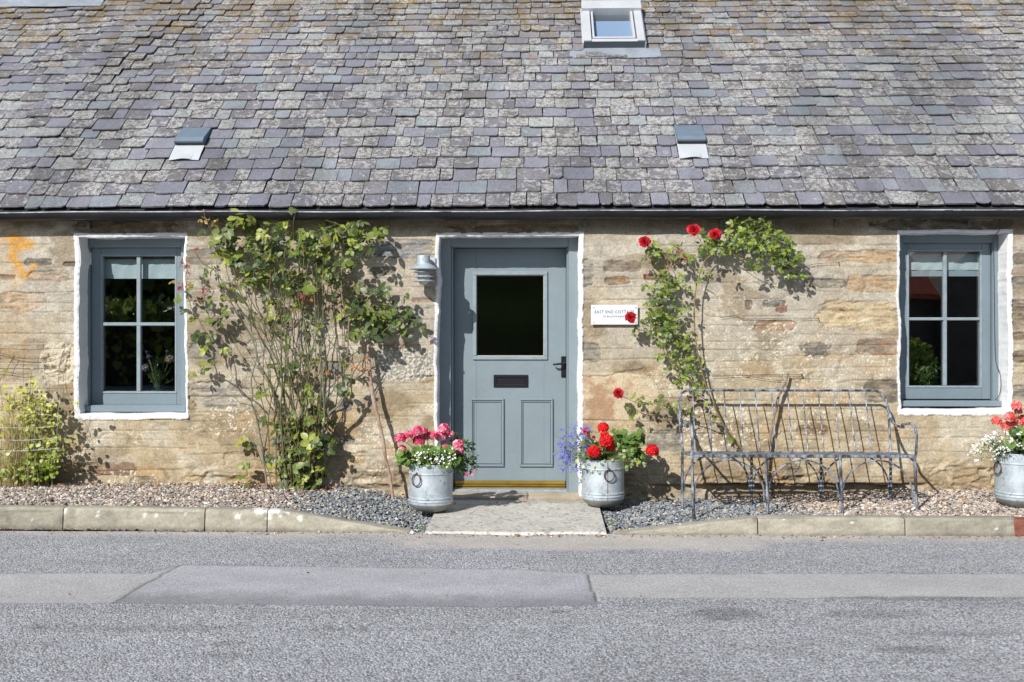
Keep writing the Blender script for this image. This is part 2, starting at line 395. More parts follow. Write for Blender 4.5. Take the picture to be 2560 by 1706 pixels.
# white paint margins (left, right, top, bottom) in metres
MARG = {'lw': (.036, .020, .028, .044), 'door': (.026, .034, .028, 0), 'rw': (.020, .036, .026, .042)}
STEP = .0062
def axis(a, b, lo, hi, fine, coarse):
    c = [np.arange(lo, a, coarse), np.arange(a, b, fine), np.arange(b, hi+coarse, coarse)]
    return np.concatenate([x for x in c if len(x)])
xs = axis(-4.2, 3.85, -7.0, 7.0, STEP, .06); zs = np.concatenate([np.arange(-.12, 2.15, STEP), np.arange(2.15, 2.3, .05)])
def snap(ax, val):
    i = int(np.argmin(abs(ax-val))); ax[i] = val; return i
IX = {k: (snap(xs, R[k][0]), snap(xs, R[k][1])) for k in R}
IZ = {k: (snap(zs, R[k][2]), snap(zs, R[k][3])) for k in R}
XX, ZZ = np.meshgrid(xs, zs)                     # [z, x]
# --- wobble of the opening edges and of the scored lines
dX = np.zeros_like(XX); dZ = np.zeros_like(XX)
for k, (x0, x1, z0, z1) in R.items():
    inz = ss(z0-.15, z0, ZZ)*(1-ss(z1, z1+.15, ZZ)); inx = ss(x0-.15, x0, XX)*(1-ss(x1, x1+.15, XX))
    for xe, sd_ in ((x0, 3), (x1, 5)):
        wgt = np.exp(-((XX-xe)/.05)**2)*inz
        dX += wgt*((fbm(ZZ*3.2+sd_*11, ZZ*0+xe, 3, sd_)-.5)*.05+(fbm(ZZ*28, ZZ*0+xe, 2, sd_+1)-.5)*.008)
    for ze, sd_ in ((z0, 7), (z1, 9)):
        wgt = np.exp(-((ZZ-ze)/.05)**2)*inx
        dZ += wgt*((fbm(XX*3.2+sd_, XX*0+ze, 3, sd_)-.5)*.028+(fbm(XX*28, XX*0+ze, 2, sd_)-.5)*.006)
PX, PZ = XX+dX, ZZ+dZ
PU, PV = PIX(XX, 0*XX, ZZ)
# --- colours
def C3(c): return np.array(c)[None, None, :]
def mixn(a, b, f): return a*(1-f[..., None])+b*f[..., None]
n_big = fbm(XX*1.1, ZZ*1.6, 4, 21); n_mid = fbm(XX*4.5, ZZ*6, 5, 33); n_fin = fbm(XX*22, ZZ*30, 4, 45)
lowf = ss(1.55, .5, ZZ)
col = mixn(C3(srgb(182, 172, 152))*np.ones(XX.shape+(3,)), C3(srgb(186, 168, 134)), np.clip(lowf*.75+ss(.45, .65, n_big)*.4, 0, 1))
col = mixn(col, C3(srgb(206, 196, 172)), ss(.50, .68, n_mid)*.6)
col = mixn(col, C3(srgb(140, 120, 90)), ss(.50, .38, fbm(XX*2.8, ZZ*5.5, 5, 57))*.6)
col = mixn(col, C3(srgb(184, 150, 102)), ss(.56, .72, fbm(XX*3.4, ZZ*5, 6, 63))*(.2+.45*lowf)*.8)
col = col*1.04*(.80+.40*n_fin)[..., None]; hfv = fbm(XX*60, ZZ*70, 3, 46); col = col*(.88+.24*hfv)[..., None]
col = col*np.array((.895, .91, .975)); relief = (n_big-.5)*.030+(n_mid-.5)*.010+(n_fin-.5)*.0045
alpha = np.ones(XX.shape)
# bulging foot of the wall, rubble below a ragged crack on the right
crk = .135+.02*(fbm(XX*5, XX*0, 3, 71)-.5)*2
foot = ss(crk+.006, crk-.006, ZZ)*ss(.75, 1.0, XX)*ss(3.1, 2.6, XX)
relief += -.035*ss(.55, .15, ZZ)*ss(.3, .9, XX)+foot*(.030+.03*(fbm(XX*9, ZZ*16, 4, 72)-.5))
col = mixn(col, C3(srgb(150, 138, 118)), foot*.6)
rub = ss(.30, .16, ZZ)*ss(.44, .56, fbm(XX*2.4+4, ZZ*5, 3, 73))
rub = np.maximum(rub, ss(.36, .25, ZZ)*ss(2.75, 2.95, XX)); rub = np.maximum(rub, ss(.30, .2, ZZ)*ss(-1.5, -1.35, XX)*ss(-.95, -1.05, XX)*.8)
rid = 1-2*abs(fbm(XX*7+1.7*n_mid, ZZ*13, 4, 75)-.5)
relief += rub*(.030*(.86-rid)*2)
col = mixn(col, C3(srgb(152, 128, 94)), rub*ss(.82, .95, rid)*.6)
# exposed stones: (u0, v0, u1, v1, colour a, colour b, layered)
ST = [(1512, 652, 1601, 680, (128, 112, 98), (100, 80, 66), 1), (1515, 692, 1575, 712, (150, 98, 48), (90, 70, 52), 1),
 (1450, 860, 1500, 908, (135, 130, 120), (80, 78, 74), 1), (1454, 648, 1484, 718, (150, 146, 136), (100, 98, 94), 1),
 (1612, 688, 1660, 700, (120, 96, 72), (80, 66, 52), 1), (1630, 636, 1740, 645, (140, 120, 95), (95, 78, 60), 1),
 (2056, 626, 2244, 657, (176, 130, 70), (112, 80, 52), 1), (2124, 688, 2248, 731, (184, 136, 70), (120, 84, 48), 1),
 (2048, 752, 2246, 824, (214, 192, 146), (188, 152, 98), 1), (1998, 858, 2076, 893, (86, 84, 82), (56, 54, 56), 1),
 (2144, 848, 2248, 889, (150, 104, 70), (110, 104, 98), 1), (2166, 950, 2252, 1008, (112, 98, 78), (70, 68, 68), 1),
 (2012, 698, 2112, 722, (138, 134, 122), (86, 84, 78), 1), (1884, 803, 1993, 829, (140, 104, 84), (186, 150, 112), 1),
 (1910, 750, 1968, 768, (120, 118, 112), (70, 68, 66), 1), (1940, 765, 1968, 782, (140, 84, 64), (110, 70, 56), 1), (1864, 752, 1880, 774, (110, 78, 60), (60, 50, 44), 0),
 (1620, 1075, 1704, 1128, (150, 146, 136), (92, 92, 94), 1), (1990, 1062, 2070, 1092, (150, 110, 66), (110, 84, 60), 1),
 (2532, 632, 2600, 664, (104, 86, 72), (62, 54, 50), 1), (2530, 694, 2600, 726, (140, 134, 124), (92, 90, 88), 1),
 (2528, 750, 2600, 816, (136, 118, 96), (98, 88, 80), 1), (2532, 832, 2600, 850, (150, 106, 60), (96, 76, 58), 1), (2532, 878, 2600, 906, (106, 84, 62), (70, 58, 48), 1),
 (2532, 962, 2600, 996, (140, 136, 124), (100, 96, 90), 1), (1955, 1160, 2010, 1200, (140, 128, 108), (100, 90, 76), 1),
 (60, 646, 131, 664, (96, 92, 86), (66, 64, 62), 1), (158, 654, 190, 666, (110, 96, 80), (80, 68, 56), 1), (-10, 686, 42, 699, (130, 92, 56), (92, 66, 46), 1),
 (68, 676, 168, 705, (176, 148, 122), (150, 120, 96), 1), (188, 548, 452, 584, (104, 74, 50), (74, 58, 46), 1),
 (0, 730, 110, 775, (190, 150, 116), (196, 176, 150), 1),
 (208, 1157, 340, 1189, (136, 98, 74), (112, 80, 60), 0), (325, 1192, 388, 1214, (148, 128, 104), (120, 104, 88), 0),
 (472, 952, 618, 1020, (124, 126, 128), (196, 186, 164), 1), (470, 846, 556, 900, (128, 130, 134), (112, 114, 118), 0), (466, 625, 560, 662, (138, 132, 120), (112, 108, 100), 0),
 (928, 600, 1084, 646, (140, 144, 150), (100, 106, 116), 1), (925, 667, 988, 689, (104, 98, 88), (70, 66, 62), 1),
 (1028, 744, 1084, 758, (158, 120, 96), (120, 90, 72), 1), (856, 1130, 919, 1162, (206, 178, 130), (190, 150, 96), 1),
 (1124, 560, 1322, 585, (116, 78, 48), (84, 58, 40), 1), (1330, 560, 1440, 580, (120, 100, 86), (92, 76, 66), 1), (2190, 545, 2520, 575, (84, 76, 68), (60, 54, 50), 1),
 (560, 1130, 640, 1175, (196, 180, 148), (176, 152, 112), 0), (846, 1005, 880, 1030, (120, 122, 124), (90, 92, 96), 1), (858, 1090, 888, 1110, (104, 106, 108), (80, 80, 82), 1),
 (620, 850, 705, 884, (196, 190, 174), (120, 116, 108), 1), (700, 800, 760, 820, (150, 140, 120), (110, 100, 84), 1), (1030, 940, 1090, 960, (190, 164, 120), (160, 130, 90), 1),
 (800, 905, 860, 935, (120, 116, 112), (90, 88, 86), 1), (960, 900, 1000, 915, (110, 108, 104), (80, 80, 80), 1)]
for q, (u0, v0, u1, v1, ca, cb, lay) in enumerate(ST):
    cu, cv, ru, rv = (u0+u1)/2, (v0+v1)/2, (u1-u0)/2, (v1-v0)/2
    sl = (PU > u0-25) & (PU < u1+25) & (PV > v0-20) & (PV < v1+20)
    if not sl.any(): continue
    x, z = XX[sl], ZZ[sl]
    d = abs((PU[sl]-cu)/ru)**4.5+abs((PV[sl]-cv)/rv)**4+(fbm(x*8, z*18, 5, 100+q)-.5)*2.9+(fbm(x*45, z*55, 2, 150+q)-.5)*.5-.05
    m = ss(1.04, .86, d); ring = np.exp(-((d-1.0)/.14)**2)
    bed = fbm(x*(10 if lay else 12), z*(34 if lay else 14)+2*fbm(x*6, z*6, 2, 5), 4, 200+q); bf = ss(.38, .62, bed)
    bf = bf*.8; cc = np.array(srgb(*ca))*(1-bf)[:, None]+np.array(srgb(*cb))*bf[:, None]; gx = ss(.5, .7, fbm(x*14, z*22, 3, 350+q)); cc = cc*(1-gx*.45)[:, None]+np.array(srgb(186, 172, 146))*(gx*.45)[:, None]
    cc = (cc*.78+np.array(srgb(150, 140, 124))*.22)*(.74+.52*fbm(x*40, z*60, 3, 300+q))[:, None]
    c0 = col[sl]; kq = .60 if max(ca) > 165 else .85; cc = cc*kq+c0*(1-kq); c0 = c0*(1-m)[:, None]+cc*m[:, None]; c0 = c0*(1-.28*ring)[:, None]; col[sl] = c0
    r0 = relief[sl]; relief[sl] = r0+m*(.006+(bed-.5)*(.024 if lay else .008))+ring*.004
# large pale pink stone with a crack along its top, right of the door
def zone(u0, v0, u1, v1, p=2.5, nz=.5, seed=0, fx=5, fz=6):
    d = abs((PU-(u0+u1)/2)/((u1-u0)/2))**p+abs((PV-(v0+v1)/2)/((v1-v0)/2))**p+(fbm(XX*fx, ZZ*fz, 4, seed)-.5)*2*nz
    return ss(1.1, .85, d)
z1_ = zone(1430, 932, 1645, 1052, 3, .35, 81); col = mixn(col, mixn(C3(srgb(205, 186, 156))*np.ones(col.shape), C3(srgb(176, 142, 112)), ss(.45, .62, fbm(XX*6, ZZ*6, 4, 82))), z1_*.85)
relief += -.006*z1_
crackl = np.exp(-((PV-(932+10*np.sin(PU/45)+8*(fbm(PU/14, PU*0, 3, 83)-.5)))/1.8)**2)*(PU > 1452)*(PU < 1610)
# pebbly grey patch right of the left rose, orange stain top left, crumbling patch left of the window
z2_ = zone(935, 872, 1090, 952, 4, .25, 84); peb = ss(.45, .62, vn(XX*95, ZZ*95, 85)); col = mixn(col, mixn(C3(srgb(150, 146, 136))*np.ones(col.shape), C3(srgb(206, 200, 184)), peb), z2_*.9); relief += z2_*(peb-.5)*-.006
z3_ = zone(-60, 585, 112, 712, 2.2, .5, 86); col = mixn(col, C3(srgb(204, 150, 66)), z3_*ss(.38, .62, fbm(XX*9, ZZ*7, 4, 87))*.85)
z3b = zone(-30, 560, 75, 1100, 2, .6, 88); col = mixn(col, C3(srgb(200, 156, 88)), z3b*.12)
z4_ = zone(100, 852, 192, 965, 3, .4, 89); cr4 = fbm(XX*26, ZZ*30, 4, 90); col = mixn(col, mixn(C3(srgb(216, 204, 178))*np.ones(col.shape), C3(srgb(120, 98, 74)), ss(.55, .7, cr4)), z4_*.75); relief += z4_*(cr4-.5)*.03
# broken darker brown band at the wall head, below the gutter
top_band = ss(1.98, 2.08, ZZ)*ss(.35, .6, fbm(XX*2.5, ZZ*3, 3, 91)); col = mixn(col, C3(srgb(108, 96, 74)), top_band*.7)
top_patch = zone(140, 545, 200, 600, 2, .5, 97)
# white lichen freckles
for (u0, v0, u1, v1, s_) in [(470, 1015, 640, 1100, 1), (195, 1065, 380, 1125, .8), (1680, 985, 1920, 1135, 1.1), (1590, 905, 1740, 1000, 1.1), (1700, 800, 2140, 960, .8), (1840, 640, 2000, 780, .5), (1740, 700, 1860, 800, .55), (880, 1030, 1000, 1200, .8), (470, 760, 520, 830, .5), (560, 870, 700, 1100, .6), (1960, 930, 2180, 1120, .9), (2080, 880, 2240, 960, .7), (1560, 1040, 1700, 1100, .6), (190, 1180, 420, 1230, 1), (2080, 1050, 2300, 1150, .4), (0, 960, 160, 1100, .5)]:
    zz = zone(u0, v0, u1, v1, 2, .7, int(u0)+3, 7, 9)
    fr = ss(.70, .80, vn(XX*110, ZZ*110, int(v0)))*ss(.42, .6, fbm(XX*16, ZZ*16, 3, int(u1))); fr = np.maximum(fr, ss(.80, .88, vn(XX*60, ZZ*60, int(v1)))*ss(.4, .55, fbm(XX*10, ZZ*10, 3, int(v1)))*.9)
    col = mixn(col, C3(srgb(232, 224, 204)), np.clip(zz*fr*s_, 0, 1)*.9)
# scored masonry lines, one row of the mesh each, broken up and interrupted
rng = random.Random(5); line = np.zeros(XX.shape)
edges_u = [-400, 190, 470, 690, 930, 1100, 1450, 1700, 1960, 2250, 2520, 3000]
for a, b in zip(edges_u[:-1], edges_u[1:]):
    cs = np.where((PU[150] > a-30) & (PU[150] <= b+30))[0]
    if not len(cs): continue
    cs = slice(cs[0], cs[-1]+1); v = 600+rng.random()*16
    while v < 1200:
        rw_ = np.where(abs(PV[:, cs].mean(1)-v) < 26)[0]
        if len(rw_):
            w2 = (slice(rw_[0], rw_[-1]+1), cs); pu, pv = PU[w2], PV[w2]
            wob = 3.0*np.sin(pu/170+v)+4*(fbm(pu/60, pu*0+v, 3, int(v))-.5)
            dist = abs(pv-(v+wob)); strength = ss(.30, .5, fbm(pu/50, pu*0+v*.3, 3, int(v)+7))*(.5+.5*rng.random())
            line[w2] = np.maximum(line[w2], np.exp(-(dist/1.35)**2)*strength*((pu > a) & (pu <= b)))
        v += rng.choice([20, 24, 26, 28, 31, 34, 45])
    for k in range(5):
        uu = a+rng.random()*(b-a); vv = 610+rng.random()*520
        line = np.maximum(line, np.exp(-((PU-uu)/1.4)**2)*(abs(PV-vv) < 13)*.35)
stm = np.maximum(z1_, np.maximum(z4_, z2_*.5)); line *= (1-stm)*(1-rub); line = np.maximum(line, crackl*1.2)
col = col*(1-np.clip(line, 0, 1.2)*.34)[..., None]; relief += line*.0075
cr = ss(.03, .0, abs(fbm(XX*1.6, ZZ*2.6, 4, 93)-.5))*ss(.5, .6, fbm(XX*3, ZZ*3, 2, 94)); col = col*(1-.22*cr)[..., None]; relief += cr*.004
ck = np.exp(-((ZZ-crk)/.006)**2)*ss(.75, 1.0, XX)*ss(3.1, 2.6, XX); col = col*(1-.55*ck)[..., None]
# white paint round the openings
for k, (x0, x1, z0, z1) in R.items():
    ml, mr_, mt, mb_ = MARG[k]
    jx = (fbm(ZZ*22, XX*3, 3, 95)-.5)*.011; jz = (fbm(XX*22, ZZ*3, 3, 96)-.5)*.010
    ins = (XX > x0-ml-jx) & (XX < x1+mr_+jx) & (ZZ < z1+mt+jz) & (ZZ > z0-mb_-jz)
    wc = np.array(srgb(232, 232, 232))*.98
    col[ins] = wc*(1-.10*ss(.55, .75, fbm(XX[ins]*20, ZZ[ins]*20, 3, 98)))[:, None]; alpha[ins] = .22
    relief[ins] = relief[ins]*.4-.007+(n_fin[ins]-.5)*.010
YY = relief.copy()
for k in R:                                      # round the arris over
    x0, x1, z0, z1 = R[k]
    dx = np.maximum(np.maximum(x0-XX, XX-x1), 0); dz = np.maximum(np.maximum(z0-ZZ, ZZ-z1), 0)
    YY += np.exp(-(np.hypot(dx, dz)/.008)**2)*.007
V = np.stack([PX, YY, PZ], -1); nz_, nx_ = XX.shape
idx = np.arange(nz_*nx_).reshape(nz_, nx_)
quad = np.stack([idx[:-1, :-1], idx[:-1, 1:], idx[1:, 1:], idx[1:, :-1]], -1)
keep = np.ones(quad.shape[:2], bool)
for k in R:
    a, b = IX[k]; c, d = IZ[k]; keep[c:d, a:b] = False
wb = MB(); wb.add(V.reshape(-1, 3), quad[keep], np.concatenate([col, alpha[..., None]], -1).reshape(-1, 4))
# reveals (the white sides of each opening) run on from the wall's own edge
DEEP = {'lw': .20, 'rw': .20, 'door': .32}
for k in R:
    a, b = IX[k]; c, d = IZ[k]
    loop = [(z, a) for z in range(c, d+1)]+[(d, x) for x in range(a+1, b+1)]+[(z, b) for z in range(d-1, c-1, -1)]
    if k != 'door': loop += [(c, x) for x in range(b-1, a, -1)]
    e = np.array([V[z, x] for z, x in loop]); closed = k != 'door'; n = len(e); rows = []
    x0, x1, z0, z1 = R[k]
    for j, f in enumerate(np.linspace(0, 1, 9)):
        r = e.copy(); r[:, 1] = e[:, 1]*(1-f)+DEEP[k]*f
        ideal = np.clip(e[:, [0, 2]], [x0, z0], [x1, z1]); wv = (fbm(e[:, 2]*14+f*9, e[:, 0]*14+f*5, 3, 99)-.5)*.007
        r[:, 0] = e[:, 0]*(1-f)+ideal[:, 0]*f+wv*(1 if f > 0 else 0); r[:, 2] = e[:, 2]*(1-f)+ideal[:, 1]*f+wv*(1 if f > 0 else 0)
        rows.append(r)
    VV = np.concatenate(rows); m = n if closed else n-1
    Fq = np.array([(j*n+i, (j+1)*n+i, (j+1)*n+(i+1) % n, j*n+(i+1) % n) for j in range(8) for i in range(m)])
    wb.add(VV, Fq, np.append(np.array(srgb(232, 232, 232))*.98, .22))
wall = wb.build('wall', M['wall'], cottage, smooth=True, sharp=0)

# ---- room behind the openings
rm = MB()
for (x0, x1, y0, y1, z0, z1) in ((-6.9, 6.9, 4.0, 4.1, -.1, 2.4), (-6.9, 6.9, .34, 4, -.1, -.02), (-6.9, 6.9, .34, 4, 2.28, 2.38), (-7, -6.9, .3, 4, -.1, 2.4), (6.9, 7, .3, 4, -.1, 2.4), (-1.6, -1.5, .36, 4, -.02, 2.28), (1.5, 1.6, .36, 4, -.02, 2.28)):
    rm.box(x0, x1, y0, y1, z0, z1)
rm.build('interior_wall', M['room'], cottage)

# ---- windows
def window(k, g, bar, mul, rail, sill, sill_u1, side, blind, band, lab):
    """g = glass (u0, v0, u1, v1); the rest in the same pixels"""
    yf, ys, yg = .145, .178, .205
    x0, x1, z0, z1 = R[k]
    u0, v0, u1, v1 = OPN[k]; um = (u0+u1)/2
    fo = MB(); zs_ = P(um, sill[1], yf)[2]; zt = z1+.02
    l0, l1 = P(side[0], 0, yf)[0], P(side[1], 0, yf)[0]          # inner faces of the box frame
    fo.box(x0-.02, l0, yf, yf+.09, zs_, zt, .003); fo.box(l1, x1+.02, yf, yf+.09, zs_, zt, .003)
    ztop = P(um, g[1]-22, yf)[2]; fo.box(l0, l1, yf+.002, yf+.09, ztop, zt, .003)
    win = fo.build('window', M['frame_paint'], cottage); tag(win, lab)
    sa = MB()
    pu = lambda u: P(u, 0, ys)[0]; pv = lambda v: P(um, v, ys)[2]
    gl, gr, gt, gb = pu(g[0]), pu(g[2]), pv(g[1]), pv(g[3])
    a0, a1 = l0+.003, l1-.003; b0, b1 = pv(rail[1]), pv(g[1]-21)
    sa.box(a0, gl-.014, ys, ys+.045, b0, b1, .002); sa.box(gr+.014, a1, ys, ys+.045, b0, b1, .002)
    sa.box(gl-.013, gr+.013, ys+.001, ys+.045, gt+.014, b1, .002); sa.box(gl-.013, gr+.013, ys+.001, ys+.045, b0, gb-.014, .002)
    sa.build('sash', M['frame_paint'], win)
    be = MB()
    be.box(gl-.016, gl, ys-.004, ys+.03, gb-.002, gt+.002, .003); be.box(gr, gr+.016, ys-.004, ys+.03, gb-.002, gt+.002, .003)
    be.box(gl-.016, gr+.016, ys-.005, ys+.03, gt, gt+.016, .003); be.box(gl-.016, gr+.016, ys-.005, ys+.03, gb-.016, gb, .003)
    be.box(pu(mul[0]), pu(mul[1]), ys+.001, ys+.03, gb, gt, .004)
    be.box(gl, gr, ys-.001, ys+.03, pv(bar[1]), pv(bar[0]), .004)
    be.build('glazing_bar', M['bead'], win)
    pn = MB(); pn.add([(gl-.01, yg, gb-.01), (gr+.01, yg, gb-.01), (gr+.01, yg, gt+.01), (gl-.01, yg, gt+.01)], [(0, 1, 2, 3)]); pn.build('pane', M['glass'], win)
    si = MB(); si.box(P(u0, 0, .1)[0]-.01, P(sill_u1, 0, .1)[0], .085, .26, P(um, sill[1], .085)[2], P(um, sill[0], .085)[2], .006)
    si.build('sill', M['frame_paint'], win)
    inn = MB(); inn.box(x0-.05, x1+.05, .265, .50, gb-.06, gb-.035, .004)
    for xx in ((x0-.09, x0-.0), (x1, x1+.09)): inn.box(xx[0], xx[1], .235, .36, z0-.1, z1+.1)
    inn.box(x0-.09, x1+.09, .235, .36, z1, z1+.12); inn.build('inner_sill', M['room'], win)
    # blind: a softly folded fabric strip
    bl = MB(); nx = 40; X = np.linspace(gl-.03, gr+.03, nx); zt_, zb = pv(blind[0]), pv(blind[1]); rows = 8
    VV = []; Fc = []
    for j in range(rows):
        f = j/(rows-1)
        for i, x in enumerate(X):
            VV.append((x, .245+.004*math.sin(x*23+f*1.4)*f+.002*math.sin(x*61+2*f), zt_*(1-f)+zb*f))
    Fc = [(j*nx+i, (j+1)*nx+i, (j+1)*nx+i+1, j*nx+i+1) for j in range(rows-1) for i in range(nx-1)]
    bl.add(VV, Fc); bl.build('blind', M['fabric'], win, smooth=True)
    if band:
        bb = MB(); bb.box(gl-.03, gr+.03, .250, .258, pv(band), zb+.004, 0); bb.build('blind_hem', M['band'], win)
    rl = MB(); rl.box(gl-.03, gr+.03, .235, .275, zt_-.004, zt_+.03, .004); rl.build('blind_rail', M['room'], win)
    return gb
gb_l = window('lw', (256.5, 641, 437.5, 979), (806.5, 815), (341, 351), (985, 1012), (1014, 1031), 466, (223, 452), (646, 696), None, 'left window, low grey sash over a white reveal, rose across its edge')
gb_r = window('rw', (2272.6, 629, 2450, 965), (794, 801.5), (2359, 2368), (971, 998), (1003, 1017), 2503, (2258, 2482), (633, 674), 690, 'right window with a two-tone blind and a cable down its side')

# ---- door
yf, yl = .14, .285
x0, x1, z0, z1 = R['door']
fr = MB()
L0, L1 = P(1127, 0, yf)[0], P(1421, 0, yf)[0]; ztop = P(1275, 617, yf)[2]; zb = P(1275, 1238, yf)[2]
fr.box(x0-.02, L0, yf, yf+.17, zb, z1+.02, .004); fr.box(L1, x1+.02, yf, yf+.17, zb, z1+.02, .004); fr.box(L0, L1, yf+.002, yf+.17, ztop, z1+.02, .004)
for xa in (L0, L1-.012): fr.box(xa, xa+.012, yf+.02, yf+.14, zb, ztop, .004)
dfr = fr.build('door_frame', M['paint'], cottage)
D = lambda u, v: (P(u, 0, yl)[0], P(1275, v, yl)[2])
lx0, lx1 = L0+.014, L1-.014
gl, gt = D(1191, 689); gr, gb = D(1360, 891)
lf = MB(); zl0 = D(0, 1224)[1]
lf.box(lx0, gl, yl, yl+.045, zl0, ztop-.004, .002); lf.box(gr, lx1, yl, yl+.045, zl0, ztop-.004, .002)
lf.box(gl, gr, yl, yl+.045, gt, ztop-.004, 0); lf.box(gl, gr, yl, yl+.045, zl0, gb, 0)
door = lf.build('door', M['paint'], cottage)
bd = MB()
def mould(mb, u0, v0, u1, v1, w, h, y):
    a, t_ = D(u0, v0); b, c = D(u1, v1)
    mb.box(a, b, y-h, y-.0004, t_-w, t_, .004); mb.box(a, b, y-h, y-.0004, c, c+w, .004)
    mb.box(a, a+w, y-h-.001, y-.0004, c+w, t_-w, .004); mb.box(b-w, b, y-h-.001, y-.0004, c+w, t_-w, .004)
mould(bd, 1182, 679, 1369, 900, .030, .014, yl); bd.build('glazing_bead', M['bead'], door)
pn = MB(); pn.add([(gl-.004, yl+.010, gb-.004), (gr+.004, yl+.010, gb-.004), (gr+.004, yl+.010, gt+.004), (gl-.004, yl+.010, gt+.004)], [(0, 1, 2, 3)]); pn.build('glass_pane', M['reeded'], door)
pt = MB()
for xa, xb, za, zb_ in ((gl, gl+.004, gb, gt), (gr-.005, gr, gb, gt), (gl+.004, gr-.005, gb, gb+.006), (gl+.004, gr-.005, gt-.004, gt)):
    pt.box(xa, xb, yl-.002, yl+.009, za, zb_, .001)
pt.build('putty', mat('cream_putty', (.55, .52, .42), .8, layers=((80, .6, 1.1, 4),)), door)
for ua, ub in ((1175.5, 1260), (1298.5, 1382.5)):
    p = MB(); mould(p, ua, 996, ub, 1167, .018, .016, yl); mould(p, ua+6, 1003, ub-6, 1160, .010, .009, yl); p.build('door_panel', M['bead'] if 0 else M['paint'], door)
lb = MB(); a, t_ = D(1234, 937.5); b, c = D(1320.5, 969); w_ = .022
lb.box(a, b, yl-.010, yl-.0004, t_-w_, t_, .004); lb.box(a, b, yl-.010, yl-.0004, c, c+w_, .004)
lb.box(a, a+w_, yl-.011, yl-.0004, c+w_, t_-w_, .004); lb.box(b-w_, b, yl-.011, yl-.0004, c+w_, t_-w_, .004)
lbx = lb.build('letterbox', M['black'], door)
fl = MB(); fl.box(a+w_, b-w_, yl-.006, yl-.0006, c+w_+.003, t_-w_-.003, .003); fl.build('flap', M['black'], lbx)
hd = MB(); a, t_ = D(1402.8, 891.5); b, c = D(1416.5, 943.5); n = 5
pol = [(a, c), (b, c), (b, t_), (a, t_)]
hd.box(a, b, yl-.007, yl-.0004, c+.004, t_-.004, .003)
for i in range(3):
    for zz in (c+.004, t_-.004): hd.tube([(a+(b-a)*(i+.5)/3, yl-.007, zz), (a+(b-a)*(i+.5)/3, yl-.0006, zz)], (b-a)/6.4, 10)
for du in (.3, .7):
    for zz in (c+.014, t_-.014): hd.lathe([(0, .003), (.004, .002), (.005, 0)], (0, 0, 0), 8) if 0 else hd.tube([(a+(b-a)*du, yl-.010, zz), (a+(b-a)*du, yl-.006, zz)], .004, 8)
han = hd.build('handle', M['black'], door, smooth=True)
lv = MB(); hx = (a+b)/2; hz = D(0, 909)[1]
lv.tube([(hx, yl-.008, hz), (hx, yl-.045, hz)], [.012, .010], 12)
lv.tube(smooth_path([(hx+.012, yl-.048, hz+.006), (hx-.01, yl-.052, hz), (hx-.045, yl-.056, hz-.003), (hx-.075, yl-.052, hz-.006), (hx-.083, yl-.035, hz-.006)]), [.010, .008, .008, .009, .006], 12)
lv.build('lever', M['black'], han, smooth=True)
br = MB(); bz0, bz1 = P(1275, 1223, yl-.03)[2], P(1275, 1203, yl-.03)[2]
br.box(lx0+.004, lx1-.004, yl-.012, yl-.001, bz0+.036, bz1, .003); br.box(lx0+.004, lx1-.004, yl-.030, yl-.001, bz0+.018, bz0+.034, .006); br.box(lx0+.004, lx1-.004, yl-.040, yl-.001, bz0, bz0+.016, .005)
for q in range(4): br.tube([(lx0+.08+q*.24, yl-.014, bz0+.046), (lx0+.08+q*.24, yl-.010, bz0+.046)], .004, 8)
br.build('weather_bar', M['brass'], door)
si = MB(); si.box(L0+.003, L1-.003, .165, .33, P(1275, 1238, .17)[2], P(1275, 1224.5, .17)[2], .006); si.build('door_sill', M['sillpaint'], cottage)

# ---- gutter
gu = MB(); gy, gz, gr_ = -.118, 2.166, .056
nx = 60; X = np.linspace(-7, 7, nx); ang = np.linspace(math.pi, 2*math.pi, 13)
for (ra, off) in ((gr_, 0), (gr_-.004, 0)):
    VV = [(x, gy+ra*math.cos(t), gz+ra*math.sin(t)+.003*math.sin(x*1.7)+.002*math.sin(x*5)) for x in X for t in ang]
    gu.add(VV, [(i*13+j, (i+1)*13+j, (i+1)*13+j+1, i*13+j+1) for i in range(nx-1) for j in range(12)])
gut = gu.build('gutter', M['gutter'], cottage, smooth=True)
rimm = MB(); rimm.tube([(x, gy-gr_+.002, gz+.002+.003*math.sin(x*1.7)+.002*math.sin(x*5)) for x in X], .0042, 8); rimm.build('gutter_rim', mat('pale_gutter_rim', (.45, .46, .47), .5, layers=((9, .15, 1.5, 5),)), gut, smooth=True)  # patchy pale line along the gutter's front edge
for u in (1120, 1740, 2364): 
    jn = MB(); x = P(u, 0, gy)[0]; VV = [(xx, gy+(gr_+.006)*math.cos(t), gz+(gr_+.006)*math.sin(t)) for xx in (x-.03, x+.03) for t in ang]
    jn.add(VV, [(j, 13+j, 14+j, j+1) for j in range(12)]); jn.build('gutter_joint', M['gutter'], gut, smooth=True)
for u in (214, 506, 812, 1182, 1463, 1806, 2095, 2430):
    bk = MB(); x = P(u, 0, -.06)[0]; bk.box(x-.014, x+.014, -.075, -.02, 2.108, 2.113, .002); bk.box(x-.014, x+.014, -.022, -.004, 2.06, 2.113, .002)
    bk.build('gutter_bracket', mat('bracket_grey', (.16, .16, .16), .5, .5) if 'bracket_grey' not in bpy.data.materials else bpy.data.materials['bracket_grey'], gut)
fc = MB(); fc.box(-7, 7, -.045, -.02, 2.12, 2.235, .004); fc.build('fascia', M['gutter'], cottage)

